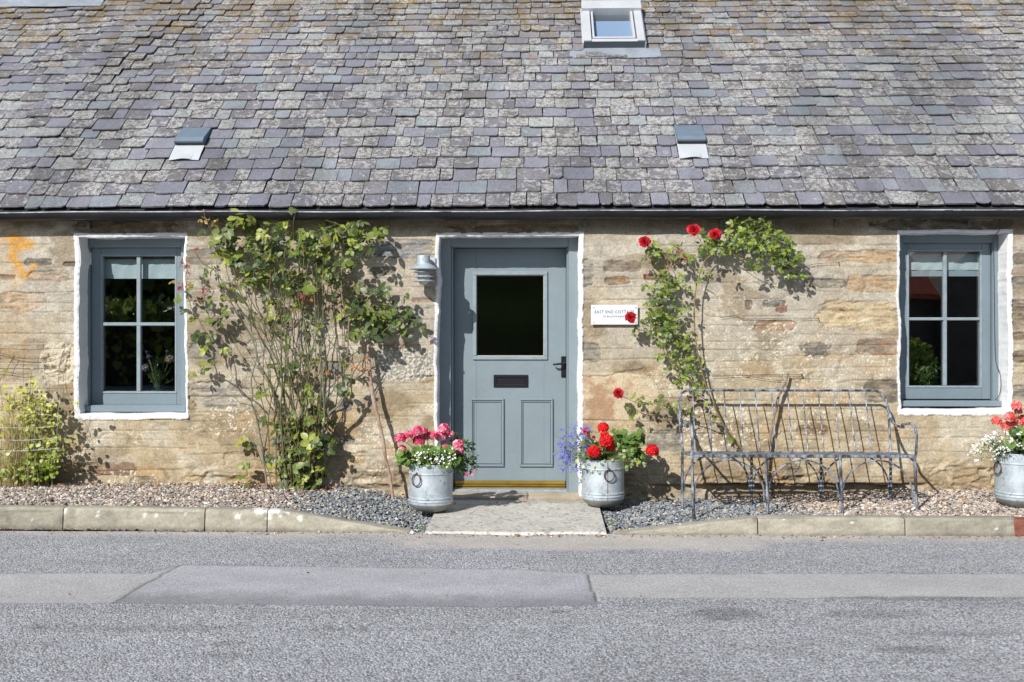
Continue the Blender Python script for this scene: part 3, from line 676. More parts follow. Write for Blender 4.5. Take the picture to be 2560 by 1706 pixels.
# ---- roof
PIT = math.radians(45.8); CP, SP = math.cos(PIT), math.sin(PIT); EY, EZ = -.125, 2.196
def RP(x, s, h): return (x, EY+s*CP-h*SP, EZ+s*SP+h*CP)
def RS(u, v, h=0.0):                             # (x, s) of the roof plane raised by h, seen at (u, v)
    d = np.array(ray(u, v)); n = np.array([0, -SP, CP]); o = np.array([0, EY, EZ])+n*h
    t = np.dot(o-np.array(CAM), n)/np.dot(d, n); p = np.array(CAM)+d*t
    return p[0], (p[1]-o[1])/CP
dk = MB(); dk.add([RP(-7, -.02, -.012), RP(7, -.02, -.012), RP(7, 5.0, -.012), RP(-7, 5.0, -.012), RP(-7, -.02, -.04), RP(7, -.02, -.04), RP(7, 5.0, -.04), RP(-7, 5, -.04)], [(0, 1, 2, 3), (7, 6, 5, 4), (0, 4, 5, 1), (2, 6, 7, 3)])
rx, ry, rz = RP(0, 5.0, -.02)
dk.add([(-7, ry, rz), (7, ry, rz), (7, ry+3.4, rz-3.4), (-7, ry+3.4, rz-3.4)], [(0, 3, 2, 1)])
roof = dk.build('roof', mat('roof_boards', (.03, .03, .035), .9), cottage)
vL = [RS(439.8, 358, .05), RS(511.5, 358, .05), RS(456.4, 332, .03)]
VENT = [(RS(420, 406, .01), RS(498, 405.7, .01), RS(456, 332, .02), RS(525, 332, .02)), (RS(1700.8, 402, .01), RS(1775.7, 402, .01), RS(1683.5, 329, .02), RS(1752.5, 329, .02))]
vents = []
for a, b, c, d in VENT:
    xa, xb = (a[0]+c[0])/2, (b[0]+d[0])/2; vents.append((xa, xb, a[1], (c[1]+d[1])/2))
kb0, kb1, kt0, kt1 = RS(1462, 119, .03), RS(1615, 117.5, .03), RS(1451, 15, .08), RS(1596, 15, .08)
SKX0, SKX1, SKS0, SKS1 = (kb0[0]+kt0[0])/2, (kb1[0]+kt1[0])/2, (kb0[1]+kb1[1])/2, (kt0[1]+kt1[1])/2
apr = RS(1540, 146.0, .02)[1]; aprt = RS(1540, 138, .01)[1]
leadx = RS(255, 20)[0]; leads = RS(130, 25)[1]
rr = np.random.RandomState(11); sl = MB(); s = 0.0; ci = 0
PUR = np.array([(.228, .222, .270), (.258, .25, .305), (.195, .194, .240), (.222, .21, .235)]); GRN = np.array([(.28, .305, .33), (.32, .34, .35), (.23, .25, .285)])
LGT = np.array([(.42, .435, .425), (.48, .49, .475), (.36, .37, .36)]); BRN = np.array([(.22, .20, .18), (.19, .18, .172), (.25, .23, .205)])
while s < 4.95:
    f = s/4.0; e = max(.095, .157-.0168*s); e *= rr.uniform(.95, 1.05)
    vv = PIX(0, RP(0, s, 0)[1], RP(0, s, 0)[2])[1]
    pl = .12 if vv > 410 else .62 if vv > 318 else .22 if vv > 290 else .55 if vv > 180 else .25 if vv > 150 else .42 if vv > 60 else .28
    x = -7+rr.uniform(0, .15)
    while x < 7:
        w_ = rr.choice([.11, .14, .16, .18, .20, .23])*rr.uniform(.88, 1.12)*(1.0 if s < 1 else .95)
        for a, b, c, d in vents+[(SKX0+.0, SKX1-.0, aprt, SKS1+.06)]:
            if c+e*.1 < s+e*.5 < d+e*.1:
                if a-.035 <= x < b: x = b+.003
                elif x < a < x+w_+.04: w_ = a-x-.002
        xm = x+w_/2; skip = w_ < .02
        if not skip:
            left = 1 if xm < -3.0 else 0
            hump = .012*sf(xm*1.3, s*1.3, 5)+(.026*math.exp(-((xm+3.9-.25*(s-1.6))/.30)**2)*min(1, max(0, (s-.6)/.8)))
            so_ = .010*(sf(xm*1.5, s*2, 6)-.5)*2+rr.normal(0, .0045)+left*.035*(sf(xm*2.5, s*1.5, 9)-.5)*2
            so_ *= (.35 if ci == 0 else 1); rot = rr.normal(0, .010)+left*rr.normal(0, .02); th = rr.uniform(.007, .015); rr_h = rr.uniform(0, .006); lift = rr.uniform(.017, .027)
            c1, c2 = rr.choice([.004, .006, .012, .025], p=[.35, .3, .2, .15]), rr.choice([.004, .006, .012, .025], p=[.35, .3, .2, .15])
            top = e*1.55; hw = w_/2-.0034
            jb = rr.normal(0, .0022, 5)
            out = [(-hw, top), (-hw+rr.normal(0, .0015), e*.6), (-hw, c1), (-hw+c1*.9, .002+jb[0]), (-hw*.4, jb[1]), (hw*.05, jb[2]), (hw*.5, jb[3]), (hw-c2*.9, .002+jb[4]), (hw, c2), (hw+rr.normal(0, .0015), e*.6), (hw, top)]
            V1 = []
            for hh in (0, -th):
                for a, b in out:
                    aa = a*math.cos(rot)-b*math.sin(rot); bb = a*math.sin(rot)+b*math.cos(rot)
                    V1.append(RP(xm+aa, s+so_+bb, hump+rr_h+hh+lift*(1-b/top)-.001))
            n = len(out)
            Fc = [tuple(range(n))]+[(i, i+n, (i+1) % n+n, (i+1) % n) for i in range(n-1)]
            r = rr.rand(); pw = pl*.62
            if r < pw: cc = np.array([(.37, .39, .375), (.33, .36, .36), (.41, .42, .395)])[rr.randint(3)]; al = rr.uniform(.35, 1)
            elif r < pw+.16: cc = np.array([(.258, .255, .285), (.280, .277, .308), (.242, .242, .276)])[rr.randint(3)]; al = rr.uniform(0, .3)
            elif r < pw+.24: cc = np.array([(.26, .285, .305), (.285, .31, .32)])[rr.randint(2)]; al = rr.uniform(0, .5)
            else: cc = np.array([(.215, .205, .225), (.235, .222, .235), (.20, .19, .20), (.225, .22, .25), (.21, .195, .185)])[rr.randint(5)]; al = rr.uniform(.35, .9)
            cc = cc*rr.uniform(.88, 1.10); sl.add(V1, Fc, (*cc, al))
        x += w_
    s += e; ci += 1
sl.build('slate_covering', M['slate'], roof)
# lead sheet top left
ld = MB(); nx = 30; X = np.linspace(-7, leadx, nx)
VV = [RP(x, sv+(.012*math.sin(x*7) if j == 0 else 0), .036+.006*math.sin(x*5+j)) for j, sv in enumerate((leads, leads+.10, leads+.12, leads+.5, leads+1.0)) for x in X]
ld.add(VV, [(j*nx+i, j*nx+i+1, (j+1)*nx+i+1, (j+1)*nx+i) for j in range(4) for i in range(nx-1)]); ld.build('lead_flashing', M['lead'], roof)
# two roof vents
for (xa, xb, sa_, sb) in vents:
    v = MB(); n = 14; th_ = .0035
    X = np.linspace(xa, xb, n); rows = [(sa_, lambda f: .032+.016*math.sin(f*math.pi*1.0)**2*(1 if f < .75 else .3)), (sa_+.08, lambda f: .034), (sb-.02, lambda f: .020), (sb+.10, lambda f: .002)]
    VV = [RP(x, s_, fn((x-xa)/(xb-xa))) for s_, fn in rows for x in X]+[RP(x, s_, fn((x-xa)/(xb-xa))-th_) for s_, fn in rows for x in X]
    Fc = [(j*n+i, j*n+i+1, (j+1)*n+i+1, (j+1)*n+i) for j in range(3) for i in range(n-1)]+[(i+4*n, i+1+4*n, i+1, i) for i in range(n-1)]
    v.add(VV, Fc); vent = v.build('roof_vent', M['plate'], roof)
    L_ = sb-sa_; s0 = sa_+L_*.50; s1 = sb-.01; xa2, xb2 = xa+.003, xb-.003
    c = MB(); A = [RP(xa2, s0, .075), RP(xb2, s0, .075), RP(xb2, s0+L_*.12, .078), RP(xb2, s1+.115, .018), RP(xa2, s1+.115, .018), RP(xa2, s0+L_*.12, .078)]
    B = [RP(xa2, s0, .060), RP(xb2, s0, .060), RP(xb2, s1+.115, .008), RP(xa2, s1+.115, .008), RP(xb2, s0+.012, .022), RP(xa2, s0+.012, .022)]
    c.add(A+B, [(0, 1, 2, 5), (5, 2, 3, 4), (0, 6, 7, 1), (1, 7, 10, 8, 3, 2), (0, 5, 4, 9, 11, 6)]); c.build('cowl', M['lead_cowl'], vent)
    g = MB(); m_ = 40
    for i in range(m_):
        x = xa2+.004+(xb2-xa2-.008)*i/(m_-1); g.add([RP(x-.001, s0+.006, .064), RP(x+.001, s0+.006, .064), RP(x+.001, s0+.010, .022), RP(x-.001, s0+.010, .022)], [(0, 1, 2, 3)])
    g.build('grille', M['alu_dark_shade'], vent)
# skylight
def rbox(mb, x0, x1, s0, s1, h0, h1, col=None):
    V_ = [RP(x, s_, h) for x in (x0, x1) for s_ in (s0, s1) for h in (h0, h1)]
    mb.add(V_, [(0, 1, 3, 2), (4, 6, 7, 5), (0, 4, 5, 1), (2, 3, 7, 6), (0, 2, 6, 4), (1, 5, 7, 3)], col)
x0, x1, s0, s1 = SKX0, SKX1, SKS0, SKS1; W = x1-x0; H = .098
k = MB(); fw = W*.125
rbox(k, x0, x0+fw, s0, s1-.10, .0, H); rbox(k, x1-fw, x1, s0, s1-.10, .0, H); rbox(k, x0+fw, x1-fw, s0, s0+.05, 0, H-.012)
skl = k.build('skylight', M['alu'], roof)
k = MB(); rbox(k, x0-.004, x1+.004, s1-.13, s1+.02, .0, H+.028); rbox(k, x0+.01, x1-.01, s1+.0205, s1+.04, .0, H+.015); k.build('top_hood', M['alu'], skl)
k = MB(); rbox(k, x0+fw+.012, x0+fw+.030, s0+.055, s1-.13, .02, H-.006); rbox(k, x1-fw-.034, x1-fw-.012, s0+.055, s1-.13, .02, H-.006); rbox(k, x0+fw+.012, x1-fw-.012, s0+.056, s0+.08, .02, H-.008); k.build('sash', M['alu'], skl)
k = MB(); rbox(k, x0+fw, x1-fw, s0+.05, s1-.13, .0, .02); rbox(k, x0-.001, x1+.001, s0-.004, s0-.001, -.01, H-.010); k.build('backing_and_painted_shade', M['alu_dark_shade'], skl)  # dark backing under the pane; dark front sheet stands in for frame shade
k = MB(); k.add([RP(x0+fw+.03, s0+.075, .054), RP(x1-fw-.03, s0+.075, .054), RP(x1-fw-.03, s1-.13, .054), RP(x0+fw+.03, s1-.13, .054)], [(0, 1, 2, 3)]); k.build('pane', glass_mat('skylight_glass', (.9, .95, 1), 0, 2.0), skl)
k = MB(); rbox(k, x0+fw+.034, x1-fw-.034, s0+.08+.045, s1-.20, .022, .03); k.build('blind', mat('painted_sky_panel', (.36, .46, .60), .9), skl)  # added panel, its pale blue stands in for sky reflected in the pane
k = MB(); rbox(k, x0-.012, x0-.0005, s0-.01, s1-.05, .0, H-.02); k.build('side_flashing', M['alu'], skl); k = MB(); rbox(k, x1+.0005, x1+.012, s0-.01, s1-.05, .0, H-.02); k.build('side_flashing', M['alu'], skl)
k = MB(); ax0, ax1 = RS(1424.6, 140, .02)[0], RS(1652.5, 140, .02)[0]
n = 24; X = np.linspace(ax0, ax1, n); VV = [RP(x, apr+(.012 if i in (0, n-1) else 0)+.002*math.sin(x*20), .026) for i, x in enumerate(X)]+[RP(x, apr+.03, .028) for x in X]+[RP(x, s0-.003, .024) for x in X]
k.add(VV, [(j*n+i, j*n+i+1, (j+1)*n+i+1, (j+1)*n+i) for j in range(2) for i in range(n-1)]); k.build('apron_flashing', M['lead'], skl)
# ================================================================ THE GROUND
def KY(x): return np.interp(x, [-8, -3, -.6, .6, 8], [-1.13, -1.165, -1.27, -1.275, -1.245])   # front face of the kerb
def gh(x, y):                                    # height of the bed along the wall foot
    x = np.asarray(x, float)
    a = np.interp(x, [-9, -1.9, -1.35, -.98, -.8, .55, .8, 1.1, 1.7, 2.3, 2.7, 9], [.112, .112, .085, .022, -.02, -.02, -.005, .008, .030, .060, .095, .10])
    b = np.interp(x, [-9, -2.3, -1.4, -.95, -.8, .55, .8, 1.1, 1.6, 2.3, 9], [.112, .112, .06, .006, -.03, -.03, .004, .022, .06, .085, .088])
    f = np.clip(-np.asarray(y, float)/1.1, 0, 1)
    return a*(1-f)+b*f
# road: one sheet, fine where the photo shows it
xr = axis(-3.7, 3.5, -60, 60, .012, 1.5); yr = axis(-4.15, -1.24, -60, -1.1, .011, 1.5); yr = yr[yr <= -1.09]
XR, YR = np.meshgrid(xr, yr)
inn = (XR > -4) & (XR < 4) & (YR > -4.3)
PU_ = np.where(inn, PIX(np.clip(XR, -4, 4), np.clip(YR, -4.3, 0), 0)[0], -9999); PV_ = np.where(inn, PIX(np.clip(XR, -4, 4), np.clip(YR, -4.3, 0), 0)[1], 9999)
jag = (fbm(XR*9, YR*9, 5, 401)-.5)*16
base = np.array(srgb(166, 166, 168))*1.36; c = np.ones(XR.shape+(3,))*base
big = fbm(XR*.9, YR*1.6, 4, 402); c = c*(.93+.14*big)[..., None]
top = np.interp(PU_, [0, 375, 451, 1280, 1462, 1468, 2560], [1433, 1433, 1412, 1424, 1434, 1437, 1432])
bot = np.interp(PU_, [0, 285, 1280, 1497, 1500, 2560], [1508, 1508, 1519, 1513, 1498, 1493])
strip = ss(-1.5, 1.5, PV_+jag*.25-top)*ss(1.5, -1.5, PV_+jag*.35-bot)
seamL = np.interp(PV_, [1412, 1440, 1470, 1508], [451, 400, 345, 285]); seamR = np.interp(PV_, [1434, 1470, 1513], [1466, 1478, 1497])
mid = strip*(PU_ > seamL)*(PU_ < seamR); side = strip*(1-mid)
c = mixn(c, np.array(srgb(165, 164, 167))*1.25*np.ones(c.shape), mid); c = mixn(c, np.array(srgb(180, 177, 176))*1.07*np.ones(c.shape), side)
co = 1-.72*strip
dark_low = mid*ss(-42, -8, PV_-bot+jag*1.5)*.35+ss(0, 12, PV_-bot)*ss(30, 10, PV_-bot)*.10
c = c*(1-dark_low)[..., None]
seam = np.exp(-((PV_+jag*.3-top)/1.4)**2)*.36+np.exp(-((PV_+jag*.3-bot)/1.6)**2)*.36*(.4+.6*ss(.4, .6, fbm(XR*3, YR*3, 3, 404)))
seam = seam*(PU_ > -50); vs = ((PV_ > top) & (PV_ < bot))
seam = np.maximum(seam, vs*np.exp(-((PU_+jag-seamL)/4.5)**2)*.8); seam = np.maximum(seam, vs*np.exp(-((PU_+jag*.6-seamR)/3.2)**2)*1.0)
c = c*(1-.72*seam)[..., None]
kf = KY(XR)-YR                                   # metres out from the kerb
dust = ss(.30, .02, kf+(fbm(XR*5, YR*7, 4, 405)-.5)*.30)*.8
dust = np.maximum(dust, ss(1, .3, ((PU_-1420)/560)**2+((PV_-1355)/26)**2+(fbm(XR*5, YR*7, 4, 406)-.5)))
dust = np.maximum(dust, .8*ss(1, .3, ((PU_-1785)/150)**2+((PV_-1362)/24)**2+(fbm(XR*6, YR*8, 4, 407)-.5)))
c = mixn(c, np.array(srgb(178, 170, 160))*1.22*np.ones(c.shape), dust*.85); co = co*(1-.75*dust)
for (u, v, ru, rv, k_) in [(1810, 1536, 95, 16, .45), (2180, 1535, 150, 14, .28), (2280, 1625, 150, 10, .4), (2420, 1585, 160, 9, .25), (450, 1572, 420, 12, .22), (560, 1640, 90, 12, .3), (560, 1610, 60, 6, .3), (90, 1567, 40, 7, .35), (1390, 1530, 22, 5, .5), (2320, 1497, 260, 7, .4), (1000, 1575, 260, 8, .16)]:
    bl_ = ss(1.2, .1, ((PU_-u)/ru)**2+((PV_-v)/rv)**2+(fbm(XR*10, YR*10, 4, int(u))-.5)*1.6); c = c*(1-.8*k_*bl_)[..., None]
spk = ss(.80, .86, vn(XR*48, YR*48, 409))*(PV_ < 2000)*.5; c = mixn(c, np.array((.5, .5, .5))*np.ones(c.shape), spk*(1-strip)*.4)
ZR = -.002*strip*0+(big-.5)*.012*(XR > -5)*(XR < 5)-seam*.004+ .0
i2 = np.arange(XR.size).reshape(XR.shape)
mb = MB(); mb.add(np.stack([XR, YR, ZR], -1).reshape(-1, 3), np.stack([i2[:-1, :-1], i2[:-1, 1:], i2[1:, 1:], i2[1:, :-1]], -1).reshape(-1, 4), np.concatenate([c, co[..., None]], -1).reshape(-1, 4))
tag(mb.build('road', M['asphalt'], smooth=True), kind='structure')
mb = MB(); mb.box(-300, 300, -300, 300, -.6, -.25); tag(mb.build('ground', mat('verge_soil', (.06, .055, .03), .95)), kind='structure')
# soil bed under the gravel
xb = np.arange(-7, 7.01, .05); yb = np.linspace(0, 1, 28); XB, YB = np.meshgrid(xb, yb); YB = (KY(XB)+.05)*(1-YB)+.12*YB; ZB = gh(XB, YB)-.022
i2 = np.arange(XB.size).reshape(XB.shape)
mb = MB(); mb.add(np.stack([XB, YB, ZB], -1).reshape(-1, 3), np.stack([i2[:-1, :-1], i2[:-1, 1:], i2[1:, 1:], i2[1:, :-1]], -1).reshape(-1, 4))
tag(mb.build('flower_bed', M['soil'], smooth=True), kind='structure')
# concrete slab in front of the door and the worn step under it
sx = [G(1061, 1335, .008)[0], G(1517, 1336, .008)[0], G(1500, 1268, .008)[0], G(1096, 1262, .008)[0]]
def sheet(fx0, fx1, y0, y1, z, nx, ny, amp, colf, name, m, edge=None):
    U, Vv = np.meshgrid(np.linspace(0, 1, nx), np.linspace(0, 1, ny))
    Y = y0*(1-Vv)+y1*Vv
    if edge is not None: Y = Y+edge(U)*(1-Vv)
    X = fx0(Vv)*(1-U)+fx1(Vv)*U; Z = z+amp*(fbm(X*4, Y*4, 4, 410)-.5)-.02*(ss(.03, 0, Vv))
    i2 = np.arange(X.size).reshape(X.shape); mb = MB()
    mb.add(np.stack([X, Y, Z], -1).reshape(-1, 3), np.stack([i2[:-1, :-1], i2[:-1, 1:], i2[1:, 1:], i2[1:, :-1]], -1).reshape(-1, 4), colf(X, Y, U, Vv).reshape(-1, 3))
    return mb.build(name, m, smooth=True)
def slabc(X, Y, U, Vv):
    c = np.ones(X.shape+(3,))*np.array(srgb(180, 176, 167))*1.30
    c = c*(.86+.28*fbm(X*7, Y*7, 5, 411))[..., None]
    c = mixn(c, C3(srgb(158, 146, 124))*1.0, ss(.84, .97, Vv+(fbm(X*6, Y*6, 3, 412)-.5)*.15)*.7)
    c = mixn(c, C3(srgb(222, 216, 204)), ss(.05, .0, Vv)*ss(.35, .5, fbm(X*3, Y*0, 3, 413))*.9)
    pits = ss(.70, .78, vn(X*62, Y*62, 414)); return c*(1-.38*pits)[..., None]
slab = sheet(lambda f: sx[0]*(1-f)+sx[3]*f, lambda f: sx[1]*(1-f)+sx[2]*f, -1.285, -.02, .012, 190, 170, .004, slabc, 'path', M['concrete'], lambda U: .012*np.sin(U*9)+.02*(fbm(U*8, U*0, 3, 415)-.5))
tag(slab, kind='structure')
stp = MB(); xa, xb_ = P(1085, 0, -.03)[0], P(1462, 0, -.03)[0]; n = 80
prof = [(-.062, -.03), (-.060, .012), (-.052, .024), (-.035, .031), (.165, .036)]
X = np.linspace(xa, xb_, n); cr_ = P(1319, 0, -.03)[0]
VV = []; CC = []
for j, (y, z) in enumerate(prof):
    for x in X:
        VV.append((x, y+.010*(sf(x*9, 0, 1)-.5)-(.010 if False else 0), z+.004*(sf(x*12, j, 2)-.5)-(.006 if abs(x-cr_) < .008 else 0)))
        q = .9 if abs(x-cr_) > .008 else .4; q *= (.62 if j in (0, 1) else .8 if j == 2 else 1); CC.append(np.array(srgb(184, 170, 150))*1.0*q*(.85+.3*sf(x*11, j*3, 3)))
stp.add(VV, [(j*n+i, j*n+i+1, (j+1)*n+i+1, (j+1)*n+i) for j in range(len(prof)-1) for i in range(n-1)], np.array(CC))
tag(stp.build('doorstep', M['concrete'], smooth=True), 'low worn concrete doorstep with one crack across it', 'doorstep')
# kerbstones
KS = [(-420, -190), (-190, 149), (149, 511), (511, 669), (669, 1034), (1534, 1889), (1889, 2254), (2254, 2532)]
KLAB = ['concrete kerbstone cut off by the left edge', 'darker concrete kerbstone furthest left below the wire mesh', 'long kerbstone with white lichen dots under the left window', 'short kerbstone with lichen below the bare rose branch', 'dropped kerbstone sloping down to the left side of the slab', 'dropped kerbstone rising from the right of the slab to the bench', 'full height kerbstone in front of the bench centre', 'rightmost kerbstone, chipped end next to the brick']
for q, (ua, ub) in enumerate(KS):
    if q == 0: continue
    xa = P(ua, 0, -1.2)[0]+.004; xb_ = P(ub, 0, -1.2)[0]-.004
    n = max(12, int((xb_-xa)/.012)); X = np.linspace(xa, xb_, n)
    H = np.full(n, .136 if q < 5 else .112)
    if q == 4: H = np.interp(X, [xa, xa+.12, xb_], [.136, .128, .006])
    if q == 5: H = np.interp(X, [xa, xb_-.06, xb_], [.006, .106, .112])
    W_ = .105; prof = [(0, -.05, 0)]+[(.010*h_, h_, 0) for h_ in np.linspace(0, .82, 9)]+[(.010, .88, 0), (.014, .94, 0), (.021, .98, 0), (.032, 1.0, 0), (.05, 1, 0), (.07, 1, 0), (.09, 1.0, 0), (W_, .96, 0), (W_, -.3, 0)]
    VV = []; CC = []
    for j, (dy, hz_, _) in enumerate(prof):
        for i, x in enumerate(X):
            e_ = min(i, n-1-i); er = .006*math.exp(-(e_/1.2)**2)
            nz2 = (sf(x*14, j*.5, q)-.5)
            VV.append((x, float(KY(x))+dy+.006*nz2+er, max(H[i]*hz_, -.05)+.003*nz2-er*.6))
    VV = np.array(VV); xj, yj = VV[:, 0], np.repeat(np.arange(len(prof)), n)
    zj = VV[:, 2]+(VV[:, 1]-KY(xj))*.8; cc = np.ones((len(VV), 3))*np.array(srgb(170, 164, 148))*.97*(.86 if q in (1, 7) else 1.03 if q == 6 else 1)  # outermost kerbstones get a darker tone, one a slightly paler tone
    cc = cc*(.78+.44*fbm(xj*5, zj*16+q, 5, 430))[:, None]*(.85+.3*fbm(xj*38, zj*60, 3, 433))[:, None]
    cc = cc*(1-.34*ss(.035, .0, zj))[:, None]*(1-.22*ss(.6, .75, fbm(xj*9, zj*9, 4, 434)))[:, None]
    pu_, pv_ = PIX(xj, VV[:, 1], VV[:, 2]); wl = np.zeros(len(xj))
    for su, sv, sr in [(163, 1276, 6), (247, 1279, 3.2), (243, 1290, 3), (362, 1287, 4.5), (389, 1290, 5), (465, 1284, 4.5), (594, 1291, 7), (648, 1276, 14), (676, 1282, 12), (690, 1275, 10), (672, 1295, 7), (700, 1290, 5), (720, 1284, 4), (750, 1294, 6), (752, 1301, 4), (1700, 1310, 3), (1960, 1300, 2.5), (2130, 1306, 3), (2490, 1322, 4), (80, 1300, 2.5)]:
        wl = np.maximum(wl, ss(1.25, .8, np.hypot(pu_-su, (pv_-sv)*1.15)/sr+(fbm(xj*60, zj*60, 2, 437)-.5)*1.1))
    wl = wl*.85; cc = cc*(1-wl)[:, None]+np.array((.80, .78, .70))*wl[:, None]
    cc = cc*(1-.35*np.exp(-((zj-.118)/.006)**2)*ss(.4, .6, fbm(xj*3, zj, 3, 436)))[:, None]
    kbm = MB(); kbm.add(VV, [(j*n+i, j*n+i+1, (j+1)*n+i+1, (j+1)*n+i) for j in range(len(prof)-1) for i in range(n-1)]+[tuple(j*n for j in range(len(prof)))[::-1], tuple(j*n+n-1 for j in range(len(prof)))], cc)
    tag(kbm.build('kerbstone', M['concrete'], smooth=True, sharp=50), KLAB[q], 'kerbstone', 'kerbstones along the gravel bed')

# gravel --------------------------------------------------------
t_ = (1+5**.5)/2
IV = np.array([(-1, t_, 0), (1, t_, 0), (-1, -t_, 0), (1, -t_, 0), (0, -1, t_), (0, 1, t_), (0, -1, -t_), (0, 1, -t_), (t_, 0, -1), (t_, 0, 1), (-t_, 0, -1), (-t_, 0, 1)])/math.hypot(1, t_)
IF = np.array([(0, 11, 5), (0, 5, 1), (0, 1, 7), (0, 7, 10), (0, 10, 11), (1, 5, 9), (5, 11, 4), (11, 10, 2), (10, 7, 6), (7, 1, 8), (3, 9, 4), (3, 4, 2), (3, 2, 6), (3, 6, 8), (3, 8, 9), (4, 9, 5), (2, 4, 11), (6, 2, 10), (8, 6, 7), (9, 8, 1)])
def rotm(a, b, c):
    ca, sa, cb, sb, cc_, sc = np.cos(a), np.sin(a), np.cos(b), np.sin(b), np.cos(c), np.sin(c)
    return np.stack([np.stack([ca*cb, ca*sb*sc-sa*cc_, ca*sb*cc_+sa*sc], -1), np.stack([sa*cb, sa*sb*sc+ca*cc_, sa*sb*cc_-ca*sc], -1), np.stack([-sb, cb*sc, cb*cc_], -1)], -2)
def stones(mb, pos, size, cols, rs, flat=.55):
    n = len(pos); Rm = rotm(rs.uniform(0, 6.28, n), rs.normal(0, .35, n), rs.normal(0, .35, n))
    sc = size[:, None]*np.stack([rs.uniform(.8, 1.45, n), rs.uniform(.6, 1.0, n), rs.uniform(flat*.7, flat*1.3, n)], -1)
    base = IV[None]*(1+rs.uniform(-.22, .22, (n, 12, 1))); V = base*sc[:, None, :]; V = np.einsum('nij,nkj->nki', Rm, V)+pos[:, None, :]
    Fx = (IF[None]+np.arange(n)[:, None, None]*12).reshape(-1, 3); mb.add(V.reshape(-1, 3), Fx, np.repeat(cols, 12, axis=0))
TAN = np.array([srgb(*c_) for c_ in [(196, 178, 158), (178, 152, 132), (168, 160, 150), (206, 194, 176), (150, 130, 112), (190, 160, 134), (142, 138, 134), (214, 206, 194), (176, 168, 160), (128, 112, 98)]])*1.05
TAN = TAN*.75+TAN.mean(1, keepdims=True)*.25*np.array((1.04, 1.0, .93)); GRY = np.array([srgb(*c_) for c_ in [(120, 128, 134), (138, 144, 146), (102, 110, 116), (156, 158, 156), (128, 132, 136), (112, 116, 124), (170, 166, 158)]])*1.12
rs = np.random.RandomState(3)
def bed(n):
    x = rs.uniform(-4.7, 4.6, n); y = rs.uniform(-1.16, -.0, n)
    ok = (x < G(1061, 1335)[0]+.04) | (x > G(1510, 1300)[0]-.02)
    yb = KY(x)+.108; drop = np.where((x > -1.75) & (x < -.7), KY(x)+.10, yb); ok &= y > drop
    return x[ok], y[ok]
x, y = bed(58000)
grey = (ss(-1.95, -1.25, x+.5*(fbm(x*3, y*3, 3, 440)-.5)-.35*(y+.5))*(x < 0)+(x > 0)*ss(2.05, 1.5, x+.8*(fbm(x*3, y*3, 3, 441)-.5)+.3*(y+.6)))
isg = rs.rand(len(x)) < np.clip(grey, .03, .93)
z = gh(x, y)+rs.uniform(-.014, .006, len(x))+.016*(fbm(x*4, y*4, 3, 442)-.5)
sz = np.exp(rs.normal(math.log(.0092), .28, len(x)))
ct = TAN[rs.randint(0, len(TAN), len(x))]*rs.uniform(.75, 1.2, (len(x), 1)); cg = GRY[rs.randint(0, len(GRY), len(x))]*rs.uniform(.7, 1.25, (len(x), 1))
a = MB(); stones(a, np.stack([x, y, z], -1)[~isg], sz[~isg]*1.08, ct[~isg], rs, .5); tag(a.build('gravel', M['gravel']), 'pinkish tan pebble gravel filling the bed below the wall', 'gravel', kind='stuff')
a = MB(); stones(a, np.stack([x, y, z], -1)[isg], sz[isg]*.9, cg[isg], rs, .6); tag(a.build('gravel', M['gravel']), 'blue-grey stone chippings beside the slab and below the bench', 'gravel', kind='stuff')
# debris on the ground (dry leaves, grit, grass wisps)
n = 1300; x = rs.uniform(-4.4, 4.2, n); y = KY(x)-abs(rs.normal(0, .05, n))-.004; k2 = rs.rand(n) < .5
y2 = rs.uniform(-3.6, -1.3, n); y = np.where(rs.rand(n) < .12, y2, y)
a = MB(); stones(a, np.stack([x, y, np.full(n, .003)], -1), np.exp(rs.normal(math.log(.0042), .45, n)), np.where(k2[:, None], TAN[rs.randint(0, 10, n)], np.array([srgb(150, 110, 70)]))*rs.uniform(.5, 1.1, (n, 1)), rs, .4)
tag(a.build('grit', M['gravel']), 'loose grit and dry crumbs gathered along the kerb', 'grit', kind='stuff')
# larger single stones
BIGS = [(917, 1238, .02, .030, (222, 214, 196), 'large white pebble at the wall foot right of the left rose'), (1030, 1334, .004, .016, (236, 230, 226), 'white stone chip at the left front corner of the slab'), (1795, 1246, .02, .024, (200, 190, 170), 'pale pebble behind the left bench legs'), (1903, 1279, .055, .022, (190, 140, 84), 'orange pebble at the foot of the second front bench leg')]
for u, v, hz_, s_, c_, lab in BIGS:
    p = G(u, v, hz_+.01); a = MB(); stones(a, np.array([[p[0], max(min(p[1], -.06), -1.3), hz_+.01]]), np.array([s_]), np.array([srgb(*c_)]), rs, .6)
    tag(a.build('pebble', M['gravel']), lab, 'pebble', 'single larger pebbles')

